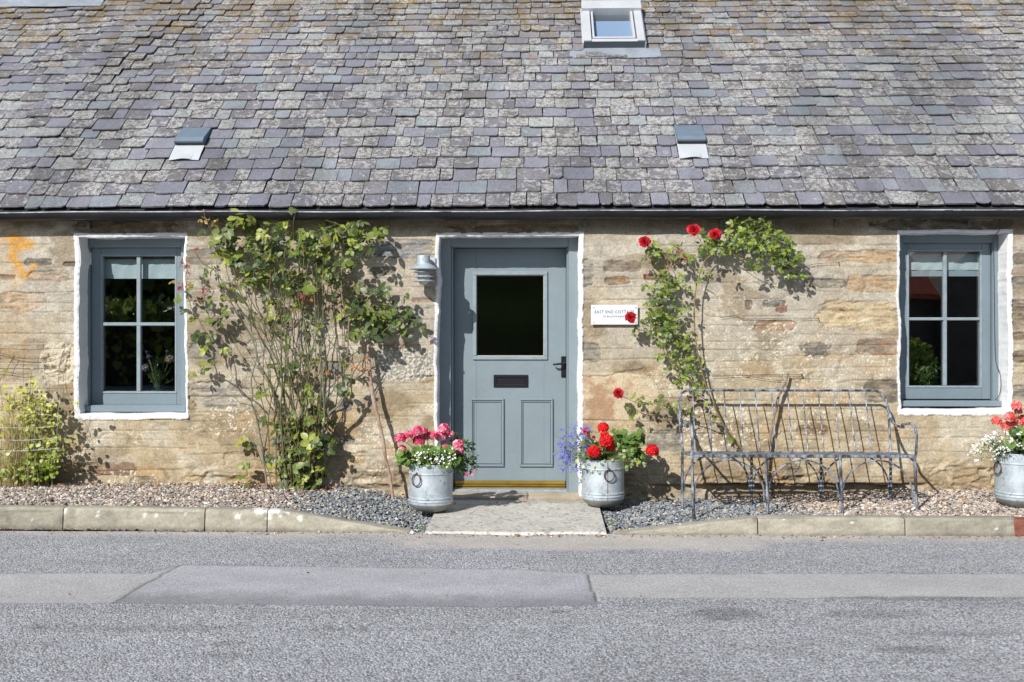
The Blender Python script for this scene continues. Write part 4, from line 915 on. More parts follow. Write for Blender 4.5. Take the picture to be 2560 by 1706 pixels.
# ================================================================ FOLIAGE TOOLS
LT = np.array([0, .22, .52, .80, 1.0]); LW = np.array([0, .80, 1.0, .62, 0])
def leaf_batch(mb, p, d, nrm, L, wr, col, fold=.22, droop=.18):
    p = np.asarray(p, float); N_ = len(p)
    if N_ == 0: return
    d = d/np.linalg.norm(d, axis=1)[:, None]; nrm = nrm-d*np.sum(nrm*d, 1)[:, None]; nrm /= (np.linalg.norm(nrm, axis=1)[:, None]+1e-9); s = np.cross(d, nrm)
    wr = np.broadcast_to(wr, (N_,)); V = np.zeros((N_, 11, 3))
    for i in range(5): V[:, i] = p+d*(L*LT[i])[:, None]-nrm*(droop*L*LT[i]**2)[:, None]
    for j, i in enumerate((1, 2, 3)):
        off = (L*wr*.5*LW[i])[:, None]
        V[:, 5+j] = V[:, i]+s*off+nrm*off*fold; V[:, 8+j] = V[:, i]-s*off+nrm*off*fold
    Q = [(0, 1, 5, 5), (1, 2, 6, 5), (2, 3, 7, 6), (3, 4, 7, 7), (0, 8, 1, 1), (1, 8, 9, 2), (2, 9, 10, 3), (3, 10, 4, 4)]
    tri = np.array([(0, 1, 5), (3, 4, 7), (0, 8, 1), (3, 10, 4)]); qd = np.array([(1, 2, 6, 5), (2, 3, 7, 6), (1, 8, 9, 2), (2, 9, 10, 3)])
    o = np.arange(N_)[:, None, None]*11
    c = np.repeat(col, 11, axis=0); Vf = V.reshape(-1, 3)
    n0 = mb.n; mb.add(Vf, (tri[None]+o).reshape(-1, 3), c)
    mb.L.append(((qd[None]+o).reshape(-1, 4)+n0).ravel()); mb.T.append(np.full(N_*4, 4))
def unit(v): return v/(np.linalg.norm(v, axis=-1, keepdims=True)+1e-9)
def sprigs(mb, stem, pts, L, rs, cols, k=5, wr=.66, down=.35, face=(-.25, -.8, .55), spread=.6, red=None):
    """pts (n,3): each a pinnate sprig of k leaflets; stem collects the little leaf stalks"""
    n = len(pts)
    nr = unit(np.array(face)+rs.normal(0, spread*.62, (n, 3))); d = rs.normal(0, 1, (n, 3))*np.array([1, .35, .8])+np.array([0, -.1, -down]); d = unit(d-nr*np.sum(d*nr, 1)[:, None]); s = np.cross(d, nr)
    P_, D_, N_, L_, C_ = [], [], [], [], []
    Ls = L*np.exp(rs.normal(0, .2, n)); tone = cols[rs.randint(0, len(cols), n)]
    if red is not None: tone = np.where(red[:, None] >= 0, red_cols[np.clip(red, 0, None)], tone)
    kk = np.where(rs.rand(n) < .6, k, 3)
    for i in range(n):
        a0 = pts[i]-d[i]*Ls[i]*.9
        stem.tube([a0-d[i]*Ls[i]*.5, a0, pts[i]], .0011, 4, tone[i]*.9, caps=False)
        js = [(1.0, 0)]+[(.72, 1), (.72, -1)]+([(.12, 1), (.12, -1)] if kk[i] == 5 else [])
        for t, sd_ in js:
            P_.append(pts[i]-d[i]*Ls[i]*(1-t)*.9); dd = d[i]*(1 if sd_ == 0 else .45)+s[i]*sd_*.9+rs.normal(0, .13, 3); D_.append(dd)
            N_.append(nr[i]+rs.normal(0, .22, 3)); L_.append(Ls[i]*(1.05 if sd_ == 0 else .88)*rs.uniform(.85, 1.1)); C_.append(tone[i]*rs.uniform(.78, 1.22))
    leaf_batch(mb, np.array(P_), np.array(D_), np.array(N_), np.array(L_), wr*rs.uniform(.85, 1.15, len(P_)), np.array(C_), fold=.15, droop=.15)
GREEN = np.array([(.135, .178, .034), (.175, .225, .040), (.088, .125, .032), (.30, .33, .055), (.066, .095, .036), (.14, .165, .065)])*1.1
YEL = np.array([(.26, .33, .07), (.20, .28, .05), (.33, .36, .10)])
red_cols = np.array([(.26, .035, .04), (.22, .05, .03), (.34, .24, .07), (.45, .17, .05)])
def zm(off, sc, pts): return [(off[0]+x/sc, off[1]+y/sc) for x, y in pts]
def at(uv, Y): return np.array([P(u, v, y) for (u, v), y in zip(uv, Y)])
# ================================================================ LEFT CLIMBING ROSE
rs = np.random.RandomState(21)
A_ = zm((420, 500), 4.355, [(760, 170), (670, 185), (800, 150), (760, 250), (900, 240), (850, 330), (560, 430), (480, 500), (620, 400), (700, 300), (1100, 260), (1150, 330), (1000, 380), (1240, 230), (1340, 120), (600, 620), (700, 640), (540, 600), (650, 530), (860, 450), (1000, 450), (1150, 430), (1240, 450), (1060, 560), (1150, 560), (980, 600), (1040, 740), (850, 740), (790, 740), (860, 790), (1300, 800), (900, 870), (1020, 900), (960, 960), (1060, 1040), (1200, 890), (1300, 930), (1420, 720), (340, 740), (400, 830), (470, 770), (240, 950), (100, 1090), (160, 1200), (430, 1180), (450, 1080), (600, 1210), (520, 1320), (450, 1310), (340, 1480), (460, 1510), (260, 1310), (720, 700), (790, 260), (930, 330), (680, 350), (740, 420), (560, 500), (1080, 500), (1200, 350), (900, 560), (1000, 700), (850, 900), (580, 920), (380, 345), (500, 400), (680, 580), (950, 520), (1100, 640), (1180, 620), (1380, 600), (1380, 1120)])
B_ = zm((740, 500), 4.355, [(40, 330), (280, 280), (350, 300), (440, 260), (540, 300), (620, 320), (730, 250), (740, 350), (860, 360), (920, 380), (560, 460), (650, 430), (700, 500), (800, 480), (800, 570), (60, 400), (150, 420), (230, 400), (80, 470), (190, 460), (250, 480), (20, 480), (190, 560), (330, 650), (440, 670), (500, 660), (600, 720), (90, 870), (370, 850), (340, 760), (430, 1060), (640, 1100), (700, 960), (830, 990), (920, 980), (1000, 1010), (600, 1020), (850, 1190), (980, 1130), (1060, 1160), (1190, 1070), (1200, 1240), (1130, 1290), (1300, 1320), (1370, 1400), (1220, 1500), (1180, 1420), (730, 1240), (620, 1270), (850, 1270), (960, 1280), (800, 1330), (900, 1400), (700, 1350), (1000, 1430), (620, 1460), (550, 1510), (850, 1480), (150, 1270), (50, 1160), (330, 380), (430, 400), (480, 340), (380, 470), (590, 560), (700, 1150), (780, 1080), (900, 1080), (760, 1200), (880, 1330), (960, 1360), (1060, 1380), (780, 1440), (910, 1500), (660, 1190), (540, 1100), (30, 800), (450, 940), (260, 700), (540, 690), (240, 1400), (120, 950), (1080, 1320), (1040, 1240), (690, 1500)])
Cc = zm((420, 840), 3.564, [(380, 20), (290, 40), (320, 130), (500, 130), (540, 130), (320, 250), (400, 240), (330, 310), (220, 335), (820, 450), (860, 480), (840, 530), (1040, 310), (1120, 260), (850, 760), (970, 830), (640, 950), (700, 990), (960, 930), (1180, 880), (1100, 700), (1130, 740), (670, 1160), (710, 1180), (650, 1260), (900, 1120), (920, 1170), (740, 1380), (560, 1400), (700, 1330), (1080, 1090), (1100, 1230), (1190, 1010), (900, 1390)])
D_ = zm((700, 840), 3.564, [(120, 700), (180, 880), (90, 980), (190, 970), (60, 1090), (120, 1080), (360, 1090), (440, 1030), (380, 910), (220, 1050), (280, 1000), (230, 1200), (100, 1250), (210, 1290), (260, 1330), (80, 1320), (380, 570), (360, 690), (390, 770), (290, 560), (310, 650), (210, 560), (250, 480), (590, 360), (620, 400), (540, 470), (580, 510), (400, 375), (570, 250), (60, 800), (150, 800), (100, 880), (330, 950), (410, 960), (300, 1080), (360, 1040), (160, 1130), (60, 1180), (180, 1240), (320, 900), (250, 920), (120, 940), (280, 860), (340, 1000), (200, 1330), (140, 1180), (240, 1130), (310, 1400), (450, 1400)])
red_pts = zm((420, 500), 4.355, [(380, 120), (430, 145), (350, 220), (410, 235), (500, 260), (520, 240), (300, 540), (270, 600), (210, 720), (210, 790), (150, 680), (50, 890), (130, 880), (150, 950), (190, 960), (390, 990), (490, 1010), (110, 970), (240, 930), (1480, 1000), (1470, 1050), (1400, 1190), (1550, 1090), (340, 1090), (1060, 640), (1180, 660)])
red_kind = [0, 0, 2, 2, 2, 2, 0, 2, 1, 1, 1, 2, 2, 0, 1, 0, 0, 0, 2, 0, 0, 2, 3, 1, 3, 3]
dead = zm((700, 840), 3.564, [(650, 290), (740, 300), (420, 330), (640, 310), (760, 215), (720, 280), (740, 320)])
rose = thing('climbing_rose', (P(700, 0, -.12)[0], -.12, .09), 'large old climbing rose without open flowers, spread on the wall between left window and door', 'rose', 'climbing roses on the wall')
lf, tw = MB(), MB()
allp = A_+B_+Cc+D_
Y = -np.clip(rs.normal(.155, .055, len(allp)), .04, .30)
pts = at(allp, Y)
cl = GREEN.copy()
sprigs(lf, tw, pts, .054, rs, np.vstack([cl, cl, cl, YEL[1:2]*.8]), 5, .66)
# second layer to thicken the dense parts, nearer the wall
ex = []
for (u, v, ru, rv, n) in [(600, 600, 60, 45, 14), (690, 620, 70, 60, 24), (640, 670, 50, 40, 14), (820, 600, 75, 35, 34), (900, 800, 70, 45, 32), (960, 800, 60, 35, 22), (760, 1150, 55, 75, 46), (735, 1200, 40, 45, 20), (760, 720, 50, 40, 14), (850, 690, 45, 40, 16), (900, 610, 40, 30, 10), (780, 620, 45, 30, 12), (730, 700, 60, 40, 12), (560, 630, 45, 35, 12), (650, 690, 70, 55, 18), (720, 790, 70, 60, 16), (740, 900, 70, 60, 12), (770, 1110, 66, 85, 44), (700, 1120, 40, 70, 16), (790, 1060, 40, 40, 12), (560, 760, 50, 60, 8), (800, 700, 60, 60, 14), (745, 1215, 55, 25, 26)]:
    for _ in range(n):
        a = rs.uniform(0, 6.28); r = math.sqrt(rs.rand()); ex.append((u+ru*r*math.cos(a), v+rv*r*math.sin(a)))
sprigs(lf, tw, at(ex, -np.clip(rs.normal(.12, .05, len(ex)), .03, .26)), .040, rs, GREEN*.95, 5, .64)
sprigs(lf, tw, at(red_pts, -rs.uniform(.12, .2, len(red_pts))), .036, rs, GREEN, 3, .6, red=np.array(red_kind))
sprigs(lf, tw, at(dead, -rs.uniform(.1, .16, len(dead))), .032, rs, GREEN, 5, .5, down=1.2, red=np.full(len(dead), 3))
lf.build('foliage', M['leaf'], rose, smooth=True, sharp=0)
STEMS = [([(716, 1245), (706, 1100), (700, 1040), (690, 990), (672, 950), (650, 915), (640, 880), (632, 850), (600, 790), (560, 735), (545, 690)], .0125, .003, 0),
 ([(722, 1245), (708, 1130), (702, 1030), (705, 940), (690, 880), (668, 820), (640, 790), (600, 745), (575, 705), (560, 650)], .008, .0025, 1),
 ([(672, 1245), (657, 1140), (645, 1060), (630, 1010), (632, 980), (628, 950), (640, 900), (640, 860), (628, 830), (612, 790), (570, 770)], .008, .002, 0),
 ([(662, 1150), (640, 1040), (627, 1015), (595, 1005), (590, 985)], .0075, .002, 0),
 ([(628, 1003), (595, 970), (552, 944), (540, 924), (535, 896), (528, 857), (500, 805), (478, 770), (470, 740), (465, 700), (460, 655)], .005, .0016, 2),
 ([(737, 1236), (756, 1150), (760, 1060), (769, 1000), (771, 950), (777, 900), (785, 860), (796, 800), (793, 720), (790, 640)], .007, .003, 1),
 ([(745, 1190), (755, 1030), (768, 950), (772, 880), (762, 820), (757, 760), (755, 700), (760, 640), (750, 590)], .007, .0025, 1),
 ([(757, 1030), (740, 980), (725, 930), (712, 880), (703, 840), (690, 800), (700, 740), (710, 690)], .0055, .002, 1),
 ([(712, 1180), (714, 1070), (710, 1000), (700, 950), (692, 900), (676, 870), (650, 840)], .0065, .002, 1),
 ([(790, 1185), (803, 1100), (812, 1050), (850, 1010), (870, 970), (885, 930), (905, 900), (935, 860), (962, 826), (1000, 800)], .0095, .002, 0),
 ([(805, 1060), (840, 1020), (860, 985), (876, 960), (900, 930), (930, 905)], .0075, .002, 0),
 ([(812, 1052), (809, 990), (806, 930), (802, 870), (815, 845)], .0075, .003, 0),
 ([(800, 1012), (835, 970), (838, 920), (868, 890), (872, 850), (880, 790), (900, 750)], .006, .002, 0),
 ([(870, 895), (848, 880), (830, 860), (820, 850)], .004, .003, 1), ([(872, 895), (905, 870), (925, 855), (950, 835)], .004, .002, 1),
 ([(868, 895), (870, 850), (873, 797), (864, 787), (858, 759), (854, 730), (854, 684), (855, 640), (840, 590)], .0048, .0028, 3),
 ([(757, 762), (752, 700), (748, 640), (742, 575)], .0035, .0018, 1),
 ([(620, 831), (590, 780), (565, 725), (548, 690), (541, 655)], .0045, .0018, 2), ([(635, 812), (620, 766), (599, 730), (590, 695), (578, 649), (574, 592)], .005, .002, 1),
 ([(629, 835), (627, 800), (629, 753), (636, 661), (633, 610)], .0045, .002, 1), ([(671, 853), (655, 825), (638, 798), (600, 760)], .005, .002, 1),
 ([(690, 800), (705, 760), (718, 730), (728, 690), (730, 640)], .0035, .0018, 2), ([(725, 860), (714, 798), (709, 707), (707, 670), (715, 610)], .0048, .003, 1),
 ([(733, 862), (731, 820), (727, 778), (715, 740)], .003, .002, 4), ([(767, 825), (754, 787), (747, 752), (745, 700), (752, 640), (770, 590)], .005, .002, 1),
 ([(660, 1140), (668, 1080), (676, 1010), (688, 960), (702, 900), (700, 850)], .0055, .002, 1), ([(695, 1240), (690, 1170), (694, 1100), (704, 1060)], .005, .003, 0),
 ([(680, 1240), (672, 1180), (650, 1150), (615, 1150)], .005, .002, 0), ([(810, 1180), (812, 1120), (802, 1075)], .006, .005, 0),
 ([(806, 1060), (790, 1120), (775, 1180), (760, 1240)], .007, .007, 0), ([(720, 700), (745, 660), (760, 620), (790, 580), (830, 565)], .0035, .0015, 1),
 ([(755, 760), (800, 720), (850, 680), (900, 655), (945, 637)], .0035, .0018, 1), ([(880, 790), (930, 780), (985, 790), (1030, 800), (1055, 815)], .0045, .0015, 1),
 ([(870, 800), (905, 760), (950, 735), (985, 740), (1025, 735)], .004, .0015, 1), ([(505, 530), (513, 545), (520, 560), (535, 590)], .0024, .002, 3), ([(728, 525), (735, 545), (732, 560), (735, 600)], .002, .0018, 1),
 ([(470, 740), (455, 720), (440, 705)], .0022, .0014, 3), ([(488, 630), (500, 650), (515, 665), (545, 680)], .003, .002, 2), ([(620, 1090), (640, 1120), (655, 1160)], .003, .002, 1)]
for _ in range(20):
    u0 = rs.uniform(668, 800); u1 = u0+rs.normal(-10, 45); v1 = rs.uniform(620, 900); u2 = u1+rs.normal(0, 25)
    STEMS.append(([(u0, rs.uniform(1150, 1245)), ((u0*.6+u1*.4)+rs.normal(0, 8), 1080), (u1+rs.normal(0, 6), 960), (u2, v1+40), (u2+rs.normal(0, 12), v1)], rs.uniform(.0035, .0055), .0018, int(rs.randint(1, 3))))
SC = [(.20, .18, .155), (.12, .115, .04), (.12, .075, .04), (.30, .19, .12), (.16, .05, .04)]
for j, (pl_, r0, r1, ck_) in enumerate(STEMS):
    n = len(pl_); y0 = -.10-.05*rs.rand(); ys_ = [y0-.05*math.sin(math.pi*i/(n-1))-.012*rs.rand() for i in range(n)]
    if pl_[0][1] > 1200: ys_[0] = -.17
    w_ = smooth_path([P(u, v, y) for (u, v), y in zip(pl_, ys_)], 4)
    if pl_[0][1] > 1200: w_[0][2] = .06
    w_ = w_+rs.normal(0, .0016, w_.shape)
    tone = np.array(SC[ck_]); m_ = len(w_); g = np.clip(np.linspace(0, 1, m_)*1.3, 0, 1)[:, None]
    cc = tone*(1-g*.5)+np.array((.13, .15, .05))*g*.5; cc = cc*rs.uniform(.8, 1.2, (m_, 1))
    tw.tube(w_, np.linspace(r0, r1, m_), 7, cc)
    for _ in range(int(m_/5)):                    # thorny spurs and short side twigs
        i = rs.randint(2, m_-1); a = w_[i]; d_ = rs.normal(0, 1, 3)*np.array([1, .4, 1]); d_[2] = abs(d_[2]); d_ = d_/np.linalg.norm(d_)*rs.uniform(.02, .10); tw.tube(smooth_path([a, a+d_*.6, a+d_+np.array([0, 0, .02])], 2), [.0022, .001], 4, cc[i])
tw.build('stems', M['stem'], rose, smooth=True)

# prop leaning beside it
st = MB(); pp = [(921, 862), (924, 924), (933, 994), (944, 1042), (955, 1087), (964, 1143), (975, 1191), (983, 1254)]
yy = [-.07, -.09, -.11, -.125, -.14, -.15, -.165, -.19]; w_ = smooth_path([P(u, v, y) for (u, v), y in zip(pp, yy)], 6); m_ = len(w_)
rr_ = np.linspace(.0115, .0125, m_)*(1+.18*np.array([float(vn(i*.45, 3, 8))*2-1 for i in range(m_)])); rr_ = np.interp(np.linspace(0, 1, m_), [0, .35, .6, 1], [.013, .016, .0125, .012])*(1+.15*rs.normal(0, .5, m_))
ft = vn(np.arange(m_)*.8, 0, 12)[:, None]; st.tube(w_+rs.normal(0, .0015, w_.shape), rr_, 9, np.array((.30, .16, .11))*(1-ft)+np.array((.42, .33, .27))*ft)
for i in (8, 16, 22, 25, 33): st.tube([w_[i], w_[i]+np.array([(-1)**i*.022, -.012, .010])], [.007, .004], 6, (.22, .17, .13))
tag(st.build('wooden_stake', M['stem'], smooth=True), 'thin reddish branch propped on the wall right of the big rose', 'stake')

# ================================================================ RIGHT CLIMBING ROSE (red flowers)
rs = np.random.RandomState(31)
Z5 = zm((1520, 520), 5.225, [(600, 430), (540, 530), (600, 500), (610, 640), (650, 700), (690, 580), (640, 560), (830, 460), (830, 530), (900, 500), (960, 470), (850, 580), (790, 640), (870, 640), (930, 620), (1040, 640), (1110, 650), (1050, 710), (730, 750), (720, 850), (770, 880), (940, 870), (990, 890), (820, 950), (870, 910), (930, 950), (480, 1020), (560, 1030), (680, 1020), (760, 1060), (840, 1060), (920, 1040), (1000, 1020), (1060, 1060), (650, 1110), (740, 1120), (800, 1150), (870, 1190), (600, 1170), (500, 1250), (570, 1260), (620, 1220), (700, 1260), (810, 1310), (860, 1200), (980, 1260), (970, 1330), (1060, 1310), (580, 1390), (650, 1360), (720, 1400), (550, 1440), (800, 1440), (880, 1500), (700, 1490), (760, 1520), (440, 1480), (500, 1520), (620, 1540), (1230, 320), (1060, 370), (1160, 450), (1200, 530), (1280, 590), (1200, 610), (1300, 500), (1380, 540), (1300, 390), (1420, 450), (1440, 540), (1250, 930), (1190, 960), (1240, 840), (1320, 860), (780, 980), (880, 980), (700, 960), (760, 1200), (680, 1320), (900, 1380), (1000, 1420), (900, 1460)])
Z6 = zm((1760, 520), 5.227, [(30, 500), (30, 600), (100, 560), (100, 440), (200, 460), (260, 470), (330, 500), (230, 600), (330, 570), (400, 400), (420, 340), (300, 340), (410, 140), (360, 200), (410, 200), (470, 190), (520, 160), (590, 150), (500, 290), (560, 240), (650, 200), (690, 160), (750, 160), (780, 230), (680, 250), (700, 300), (770, 330), (830, 300), (840, 340), (880, 370), (960, 320), (970, 350), (1010, 390), (820, 460), (870, 500), (700, 500), (740, 420), (640, 380), (600, 420), (550, 430), (510, 520), (600, 520), (460, 470), (480, 560), (540, 510), (760, 530), (840, 560), (660, 470), (1080, 440), (1120, 420), (1190, 480), (1140, 520), (1150, 570), (1100, 600), (980, 590), (1010, 620), (1080, 650), (1140, 670), (1200, 660), (1270, 680), (1290, 650), (1100, 720), (960, 700), (890, 640), (1000, 750), (1080, 770), (1150, 740), (1000, 830), (640, 770), (700, 720), (760, 760), (580, 710), (1160, 880), (1100, 900), (1230, 850), (1290, 900), (1250, 840), (560, 330), (620, 300), (900, 430), (930, 490), (760, 480), (380, 460), (440, 540), (250, 540), (150, 500), (950, 440), (690, 560), (1050, 500), (1060, 560), (950, 640), (1010, 690)])
Z7 = zm((1500, 780), 4.355, [(530, 60), (560, 20), (470, 110), (500, 190), (420, 190), (370, 230), (390, 150), (550, 270), (540, 230), (600, 220), (660, 140), (690, 190), (730, 130), (740, 210), (640, 240), (720, 300), (750, 340), (790, 320), (660, 380), (680, 340), (610, 330), (730, 260), (820, 140), (880, 150), (820, 60), (900, 260), (940, 260), (990, 230), (890, 360), (940, 380), (600, 480), (640, 510), (690, 480), (750, 430), (800, 450), (830, 520), (790, 500), (880, 510), (940, 450), (970, 470), (960, 400), (770, 560), (810, 610), (730, 620), (850, 560), (940, 600), (1000, 610), (980, 550), (1040, 600), (1050, 520), (1120, 580), (1100, 540), (1040, 660), (850, 760), (875, 800), (920, 770), (920, 680), (880, 700), (930, 730), (1040, 770), (1100, 780), (1120, 820), (1000, 840), (1060, 890), (380, 900), (340, 940), (310, 1050), (340, 1120), (340, 1160), (420, 960), (410, 1090), (470, 930), (490, 1000), (440, 1000), (540, 990), (570, 1100), (600, 970), (650, 910), (640, 1060), (690, 970), (660, 960), (740, 1020), (770, 1050), (740, 1150), (820, 990), (830, 1080), (920, 1000), (960, 1070), (980, 1090), (930, 1080), (1160, 1000), (1240, 1150), (1190, 1130), (1400, 1370), (1440, 1390), (780, 200), (860, 220), (840, 420), (900, 560), (760, 80), (700, 60), (640, 60), (840, 340)])
rose2 = thing('climbing_rose', (P(1960, 0, -.12)[0], -.14, .02), 'slender climbing rose with red blooms arching over the wall between sign and bench', 'rose', 'climbing roses on the wall')
lf, tw = MB(), MB(); allp = Z5+Z6+Z7
Y = -np.clip(rs.normal(.13, .045, len(allp)), .04, .26); Y[len(Z5):len(Z5)+len(Z6)] -= .05
BR = np.array([(.155, .215, .032), (.20, .265, .040), (.11, .16, .030), (.25, .31, .055), (.085, .125, .034)])*1.1
sprigs(lf, tw, at(allp, Y), .036, rs, np.vstack([BR, BR, YEL[:1]*.7]), 3, .62, spread=.7)
rp = zm((1520, 520), 5.225, [(490, 880), (600, 890), (910, 570), (960, 560), (980, 670), (800, 760), (480, 920)]); sprigs(lf, tw, at(rp, np.full(len(rp), -.13)), .026, rs, BR, 5, .5, red=np.array([1, 2, 0, 0, 1, 1, 0]))
ex = []
for (u, v, ru, rv, n) in [(1655, 780, 35, 60, 34), (1690, 850, 30, 40, 16), (1830, 600, 60, 28, 32), (1900, 600, 60, 45, 46), (1965, 640, 32, 50, 34), (1660, 700, 30, 40, 14), (1715, 915, 25, 30, 10), (1640, 640, 40, 20, 8)]:
    for _ in range(n):
        a = rs.uniform(0, 6.28); r = math.sqrt(rs.rand()); ex.append((u+ru*r*math.cos(a), v+rv*r*math.sin(a)))
sprigs(lf, tw, at(ex, -np.clip(rs.normal(.12, .05, len(ex)), .03, .25)), .031, rs, BR*.95, 5, .62)
lf.build('foliage', M['leaf'], rose2, smooth=True, sharp=0)
ST2 = [([(1957, 1262), (1921, 1228), (1898, 1186), (1876, 1153), (1858, 1129), (1833, 1096), (1810, 1065), (1790, 1025), (1775, 993), (1765, 965), (1759, 945), (1748, 902), (1741, 867), (1737, 825), (1735, 780), (1736, 769), (1738, 730), (1744, 702), (1757, 663), (1767, 646), (1784, 635)], .0085, .004, 5),
 ([(1784, 635), (1798, 633), (1825, 622), (1860, 610), (1894, 595), (1951, 602), (1980, 654), (1999, 683)], .004, .0015, 5), ([(1798, 633), (1840, 640), (1880, 665), (1930, 685), (1970, 695), (2010, 700)], .003, .0012, 5),
 ([(1741, 875), (1695, 847), (1649, 821), (1603, 801), (1588, 796), (1580, 795)], .004, .0016, 5),
 ([(1775, 993), (1760, 975), (1739, 968), (1711, 932), (1684, 904), (1661, 881), (1645, 840), (1648, 800), (1658, 740), (1668, 690), (1668, 650), (1645, 620), (1628, 595), (1612, 605)], .0045, .0016, 5),
 ([(1810, 1065), (1775, 1053), (1741, 1039), (1702, 1023), (1638, 1010), (1592, 1007), (1557, 991), (1548, 984)], .0042, .0015, 5), ([(1748, 683), (1721, 662), (1700, 650)], .003, .0015, 5),
 ([(1820, 615), (1800, 600), (1788, 588)], .002, .0015, 5), ([(1770, 630), (1750, 600), (1736, 577)], .002, .0015, 5), ([(1846, 543), (1842, 530), (1835, 528)], .0015, .001, 5), ([(1758, 960), (1740, 905), (1720, 870), (1700, 830)], .003, .0015, 5),
 ([(1958, 1262), (1935, 1200), (1905, 1180)], .006, .003, 0), ([(1905, 1185), (1960, 1170), (1985, 1140), (1992, 1125)], .004, .0015, 0)]
SC5 = np.array((.23, .20, .04))
for j, (pl_, r0, r1, ck_) in enumerate(ST2):
    n = len(pl_); ys_ = np.full(n, -.10)-.03*np.sin(np.linspace(0, 3.1, n)); ys_[-1] -= .03 if j in (3, 4, 5, 7, 8) else 0
    w_ = smooth_path([P(u, v, y) for (u, v), y in zip(pl_, ys_)], 4)+0; w_ = w_+rs.normal(0, .0011, w_.shape); m_ = len(w_)
    g = np.linspace(0, 1, m_)[:, None]; base_ = np.array((.16, .10, .05))*(1-g)+SC5*g if j == 0 else (SC5 if ck_ == 5 else np.array((.2, .14, .1)))*np.ones((m_, 3))
    tw.tube(w_, np.linspace(r0, r1, m_), 7, base_*rs.uniform(.8, 1.25, (m_, 1)))
tw.build('stems', M['stem'], rose2, smooth=True)
def bloom(name, c, r, cols, parent, rs, n=46, face=(-.1, -1, .25), flat=.55, ruff=1.0):
    """layered rosette of cupped petals"""
    mb = MB(); f = unit(np.array(face, float)); a = unit(np.cross(f, (0, 0, 1))); b = np.cross(a, f)
    P_, D_, N_, L_, C_ = [], [], [], [], []
    for i in range(n):
        t = (i+.5)/n; th = i*2.39996; el = math.radians(72)*(1-t)+math.radians(-5)*t
        rad = unit(a*math.cos(th)+b*math.sin(th)); d = unit(rad*math.cos(el)+f*math.sin(el)); 
        P_.append(np.array(c)+rad*r*.10*t); D_.append(d+rs.normal(0, .14*ruff, 3)); N_.append(f*.9-rad*.4+rs.normal(0, .3*ruff, 3)); L_.append(r*(.55+.45*t)*rs.uniform(.88, 1.1)); C_.append(cols[rs.randint(len(cols))]*rs.uniform(.5, 1.3)*(.80+.2*math.sin(i*1.7)))
    leaf_batch(mb, np.array(P_), np.array(D_), np.array(N_), np.array(L_), 1.15, np.array(C_), fold=.5, droop=.10)
    return mb.build(name, M['petal'], parent, smooth=True, sharp=0)
ROSER = np.array([(.70, .012, .03), (.60, .008, .022), (.80, .03, .05), (.50, .008, .02)])
BLM = [(1612, 605, 14.5, -.20, 'crimson bloom at the top left tip'), (1577, 794, 14, -.20, 'red bloom half over the house sign'), (1546, 983, 13, -.17, 'lowest small red bloom on the side shoot'), (1735, 575, 16, -.22, 'open red bloom high under the gutter'), (1788, 586, 15, -.22, 'red bloom beside the arching shoot')]
for u, v, rp_, y, lab in BLM:
    c_ = P(u, v, y); b_ = bloom('rose_bloom', c_, rp_/338*1.08, ROSER, rose2, rs, 44, (-.15, -1, .35)); b_['label'] = lab
for u, v, k_ in ((1622, 584, 0), (1812, 583, 1)):
    c_ = P(u, v, -.19); b_ = bloom('rose_bud', c_, .014, ROSER*.5, rose2, rs, 14, (0, -.3, 1)); b_['label'] = ('dark red bud above the top left bloom', 'small red bud in the arch')[k_]

# old dead branch behind the bench
st = MB(); pp = [(1971, 934), (1960, 960), (1949, 985), (1938, 1030), (1929, 1071), (1921, 1130), (1918, 1180), (1925, 1230), (1932, 1262)]
w_ = smooth_path([P(u, v, y) for (u, v), y in zip(pp, [-.05, -.06, -.065, -.07, -.075, -.08, -.09, -.10, -.12])], 5); m_ = len(w_)
st.tube(w_+rs.normal(0, .0018, w_.shape), np.interp(np.linspace(0, 1, m_), [0, .2, .5, 1], [.008, .012, .010, .012])*(1+.12*rs.normal(0, 1, m_)), 8, np.array((.26, .20, .16))*rs.uniform(.6, 1.4, (m_, 1)))
for i, dx in ((4, -.03), (9, .03), (14, -.02), (20, .035), (36, .16)):
    i = min(i, m_-2); st.tube(smooth_path([w_[i], w_[i]+np.array([dx*.6, -.01, .02]), w_[i]+np.array([dx, -.012, .045 if abs(dx) < .1 else .10])], 3), [.004, .0015], 5, (.18, .14, .11))
tag(st.build('dead_branch', M['stem'], smooth=True), 'thorny dead branch standing on the wall behind the bench backrest', 'branch')

# ================================================================ YELLOWING CLIMBER AND WIRE MESH, far left
rs = np.random.RandomState(41)
cp = thing('climbing_plant', (P(60, 0, -.15)[0], -.15, .1), 'yellowing leafy climber with straw stalks at the left edge, in wire mesh', 'climbing plant')
lf, tw = MB(), MB(); pts = []; L_ = []
for (u, v, ru, rv, n) in [(100, 1090, 50, 95, 340), (60, 1180, 75, 30, 240), (30, 1100, 60, 95, 210), (60, 1000, 50, 50, 60), (110, 1160, 40, 40, 170), (60, 1010, 55, 50, 44), (85, 990, 12, 60, 12), (10, 960, 14, 40, 8), (130, 1040, 22, 40, 34)]:
    for _ in range(n):
        a = rs.uniform(0, 6.28); r = math.sqrt(rs.rand()); pts.append((u+ru*r*math.cos(a), min(v+rv*r*math.sin(a), 1208)))
pts += zm((0, 840), 3.732, [(280, 295), (270, 380), (20, 370), (330, 420), (10, 500), (180, 510), (230, 495), (390, 500), (400, 550), (270, 630), (255, 665), (510, 670), (60, 730), (680, 630), (740, 620), (690, 700), (560, 860), (650, 980), (670, 970), (580, 1070), (600, 1050), (690, 930), (450, 960), (110, 950), (90, 890)])
pts = at(pts, -np.clip(rs.normal(.17, .06, len(pts)), .05, .32)); n = len(pts)
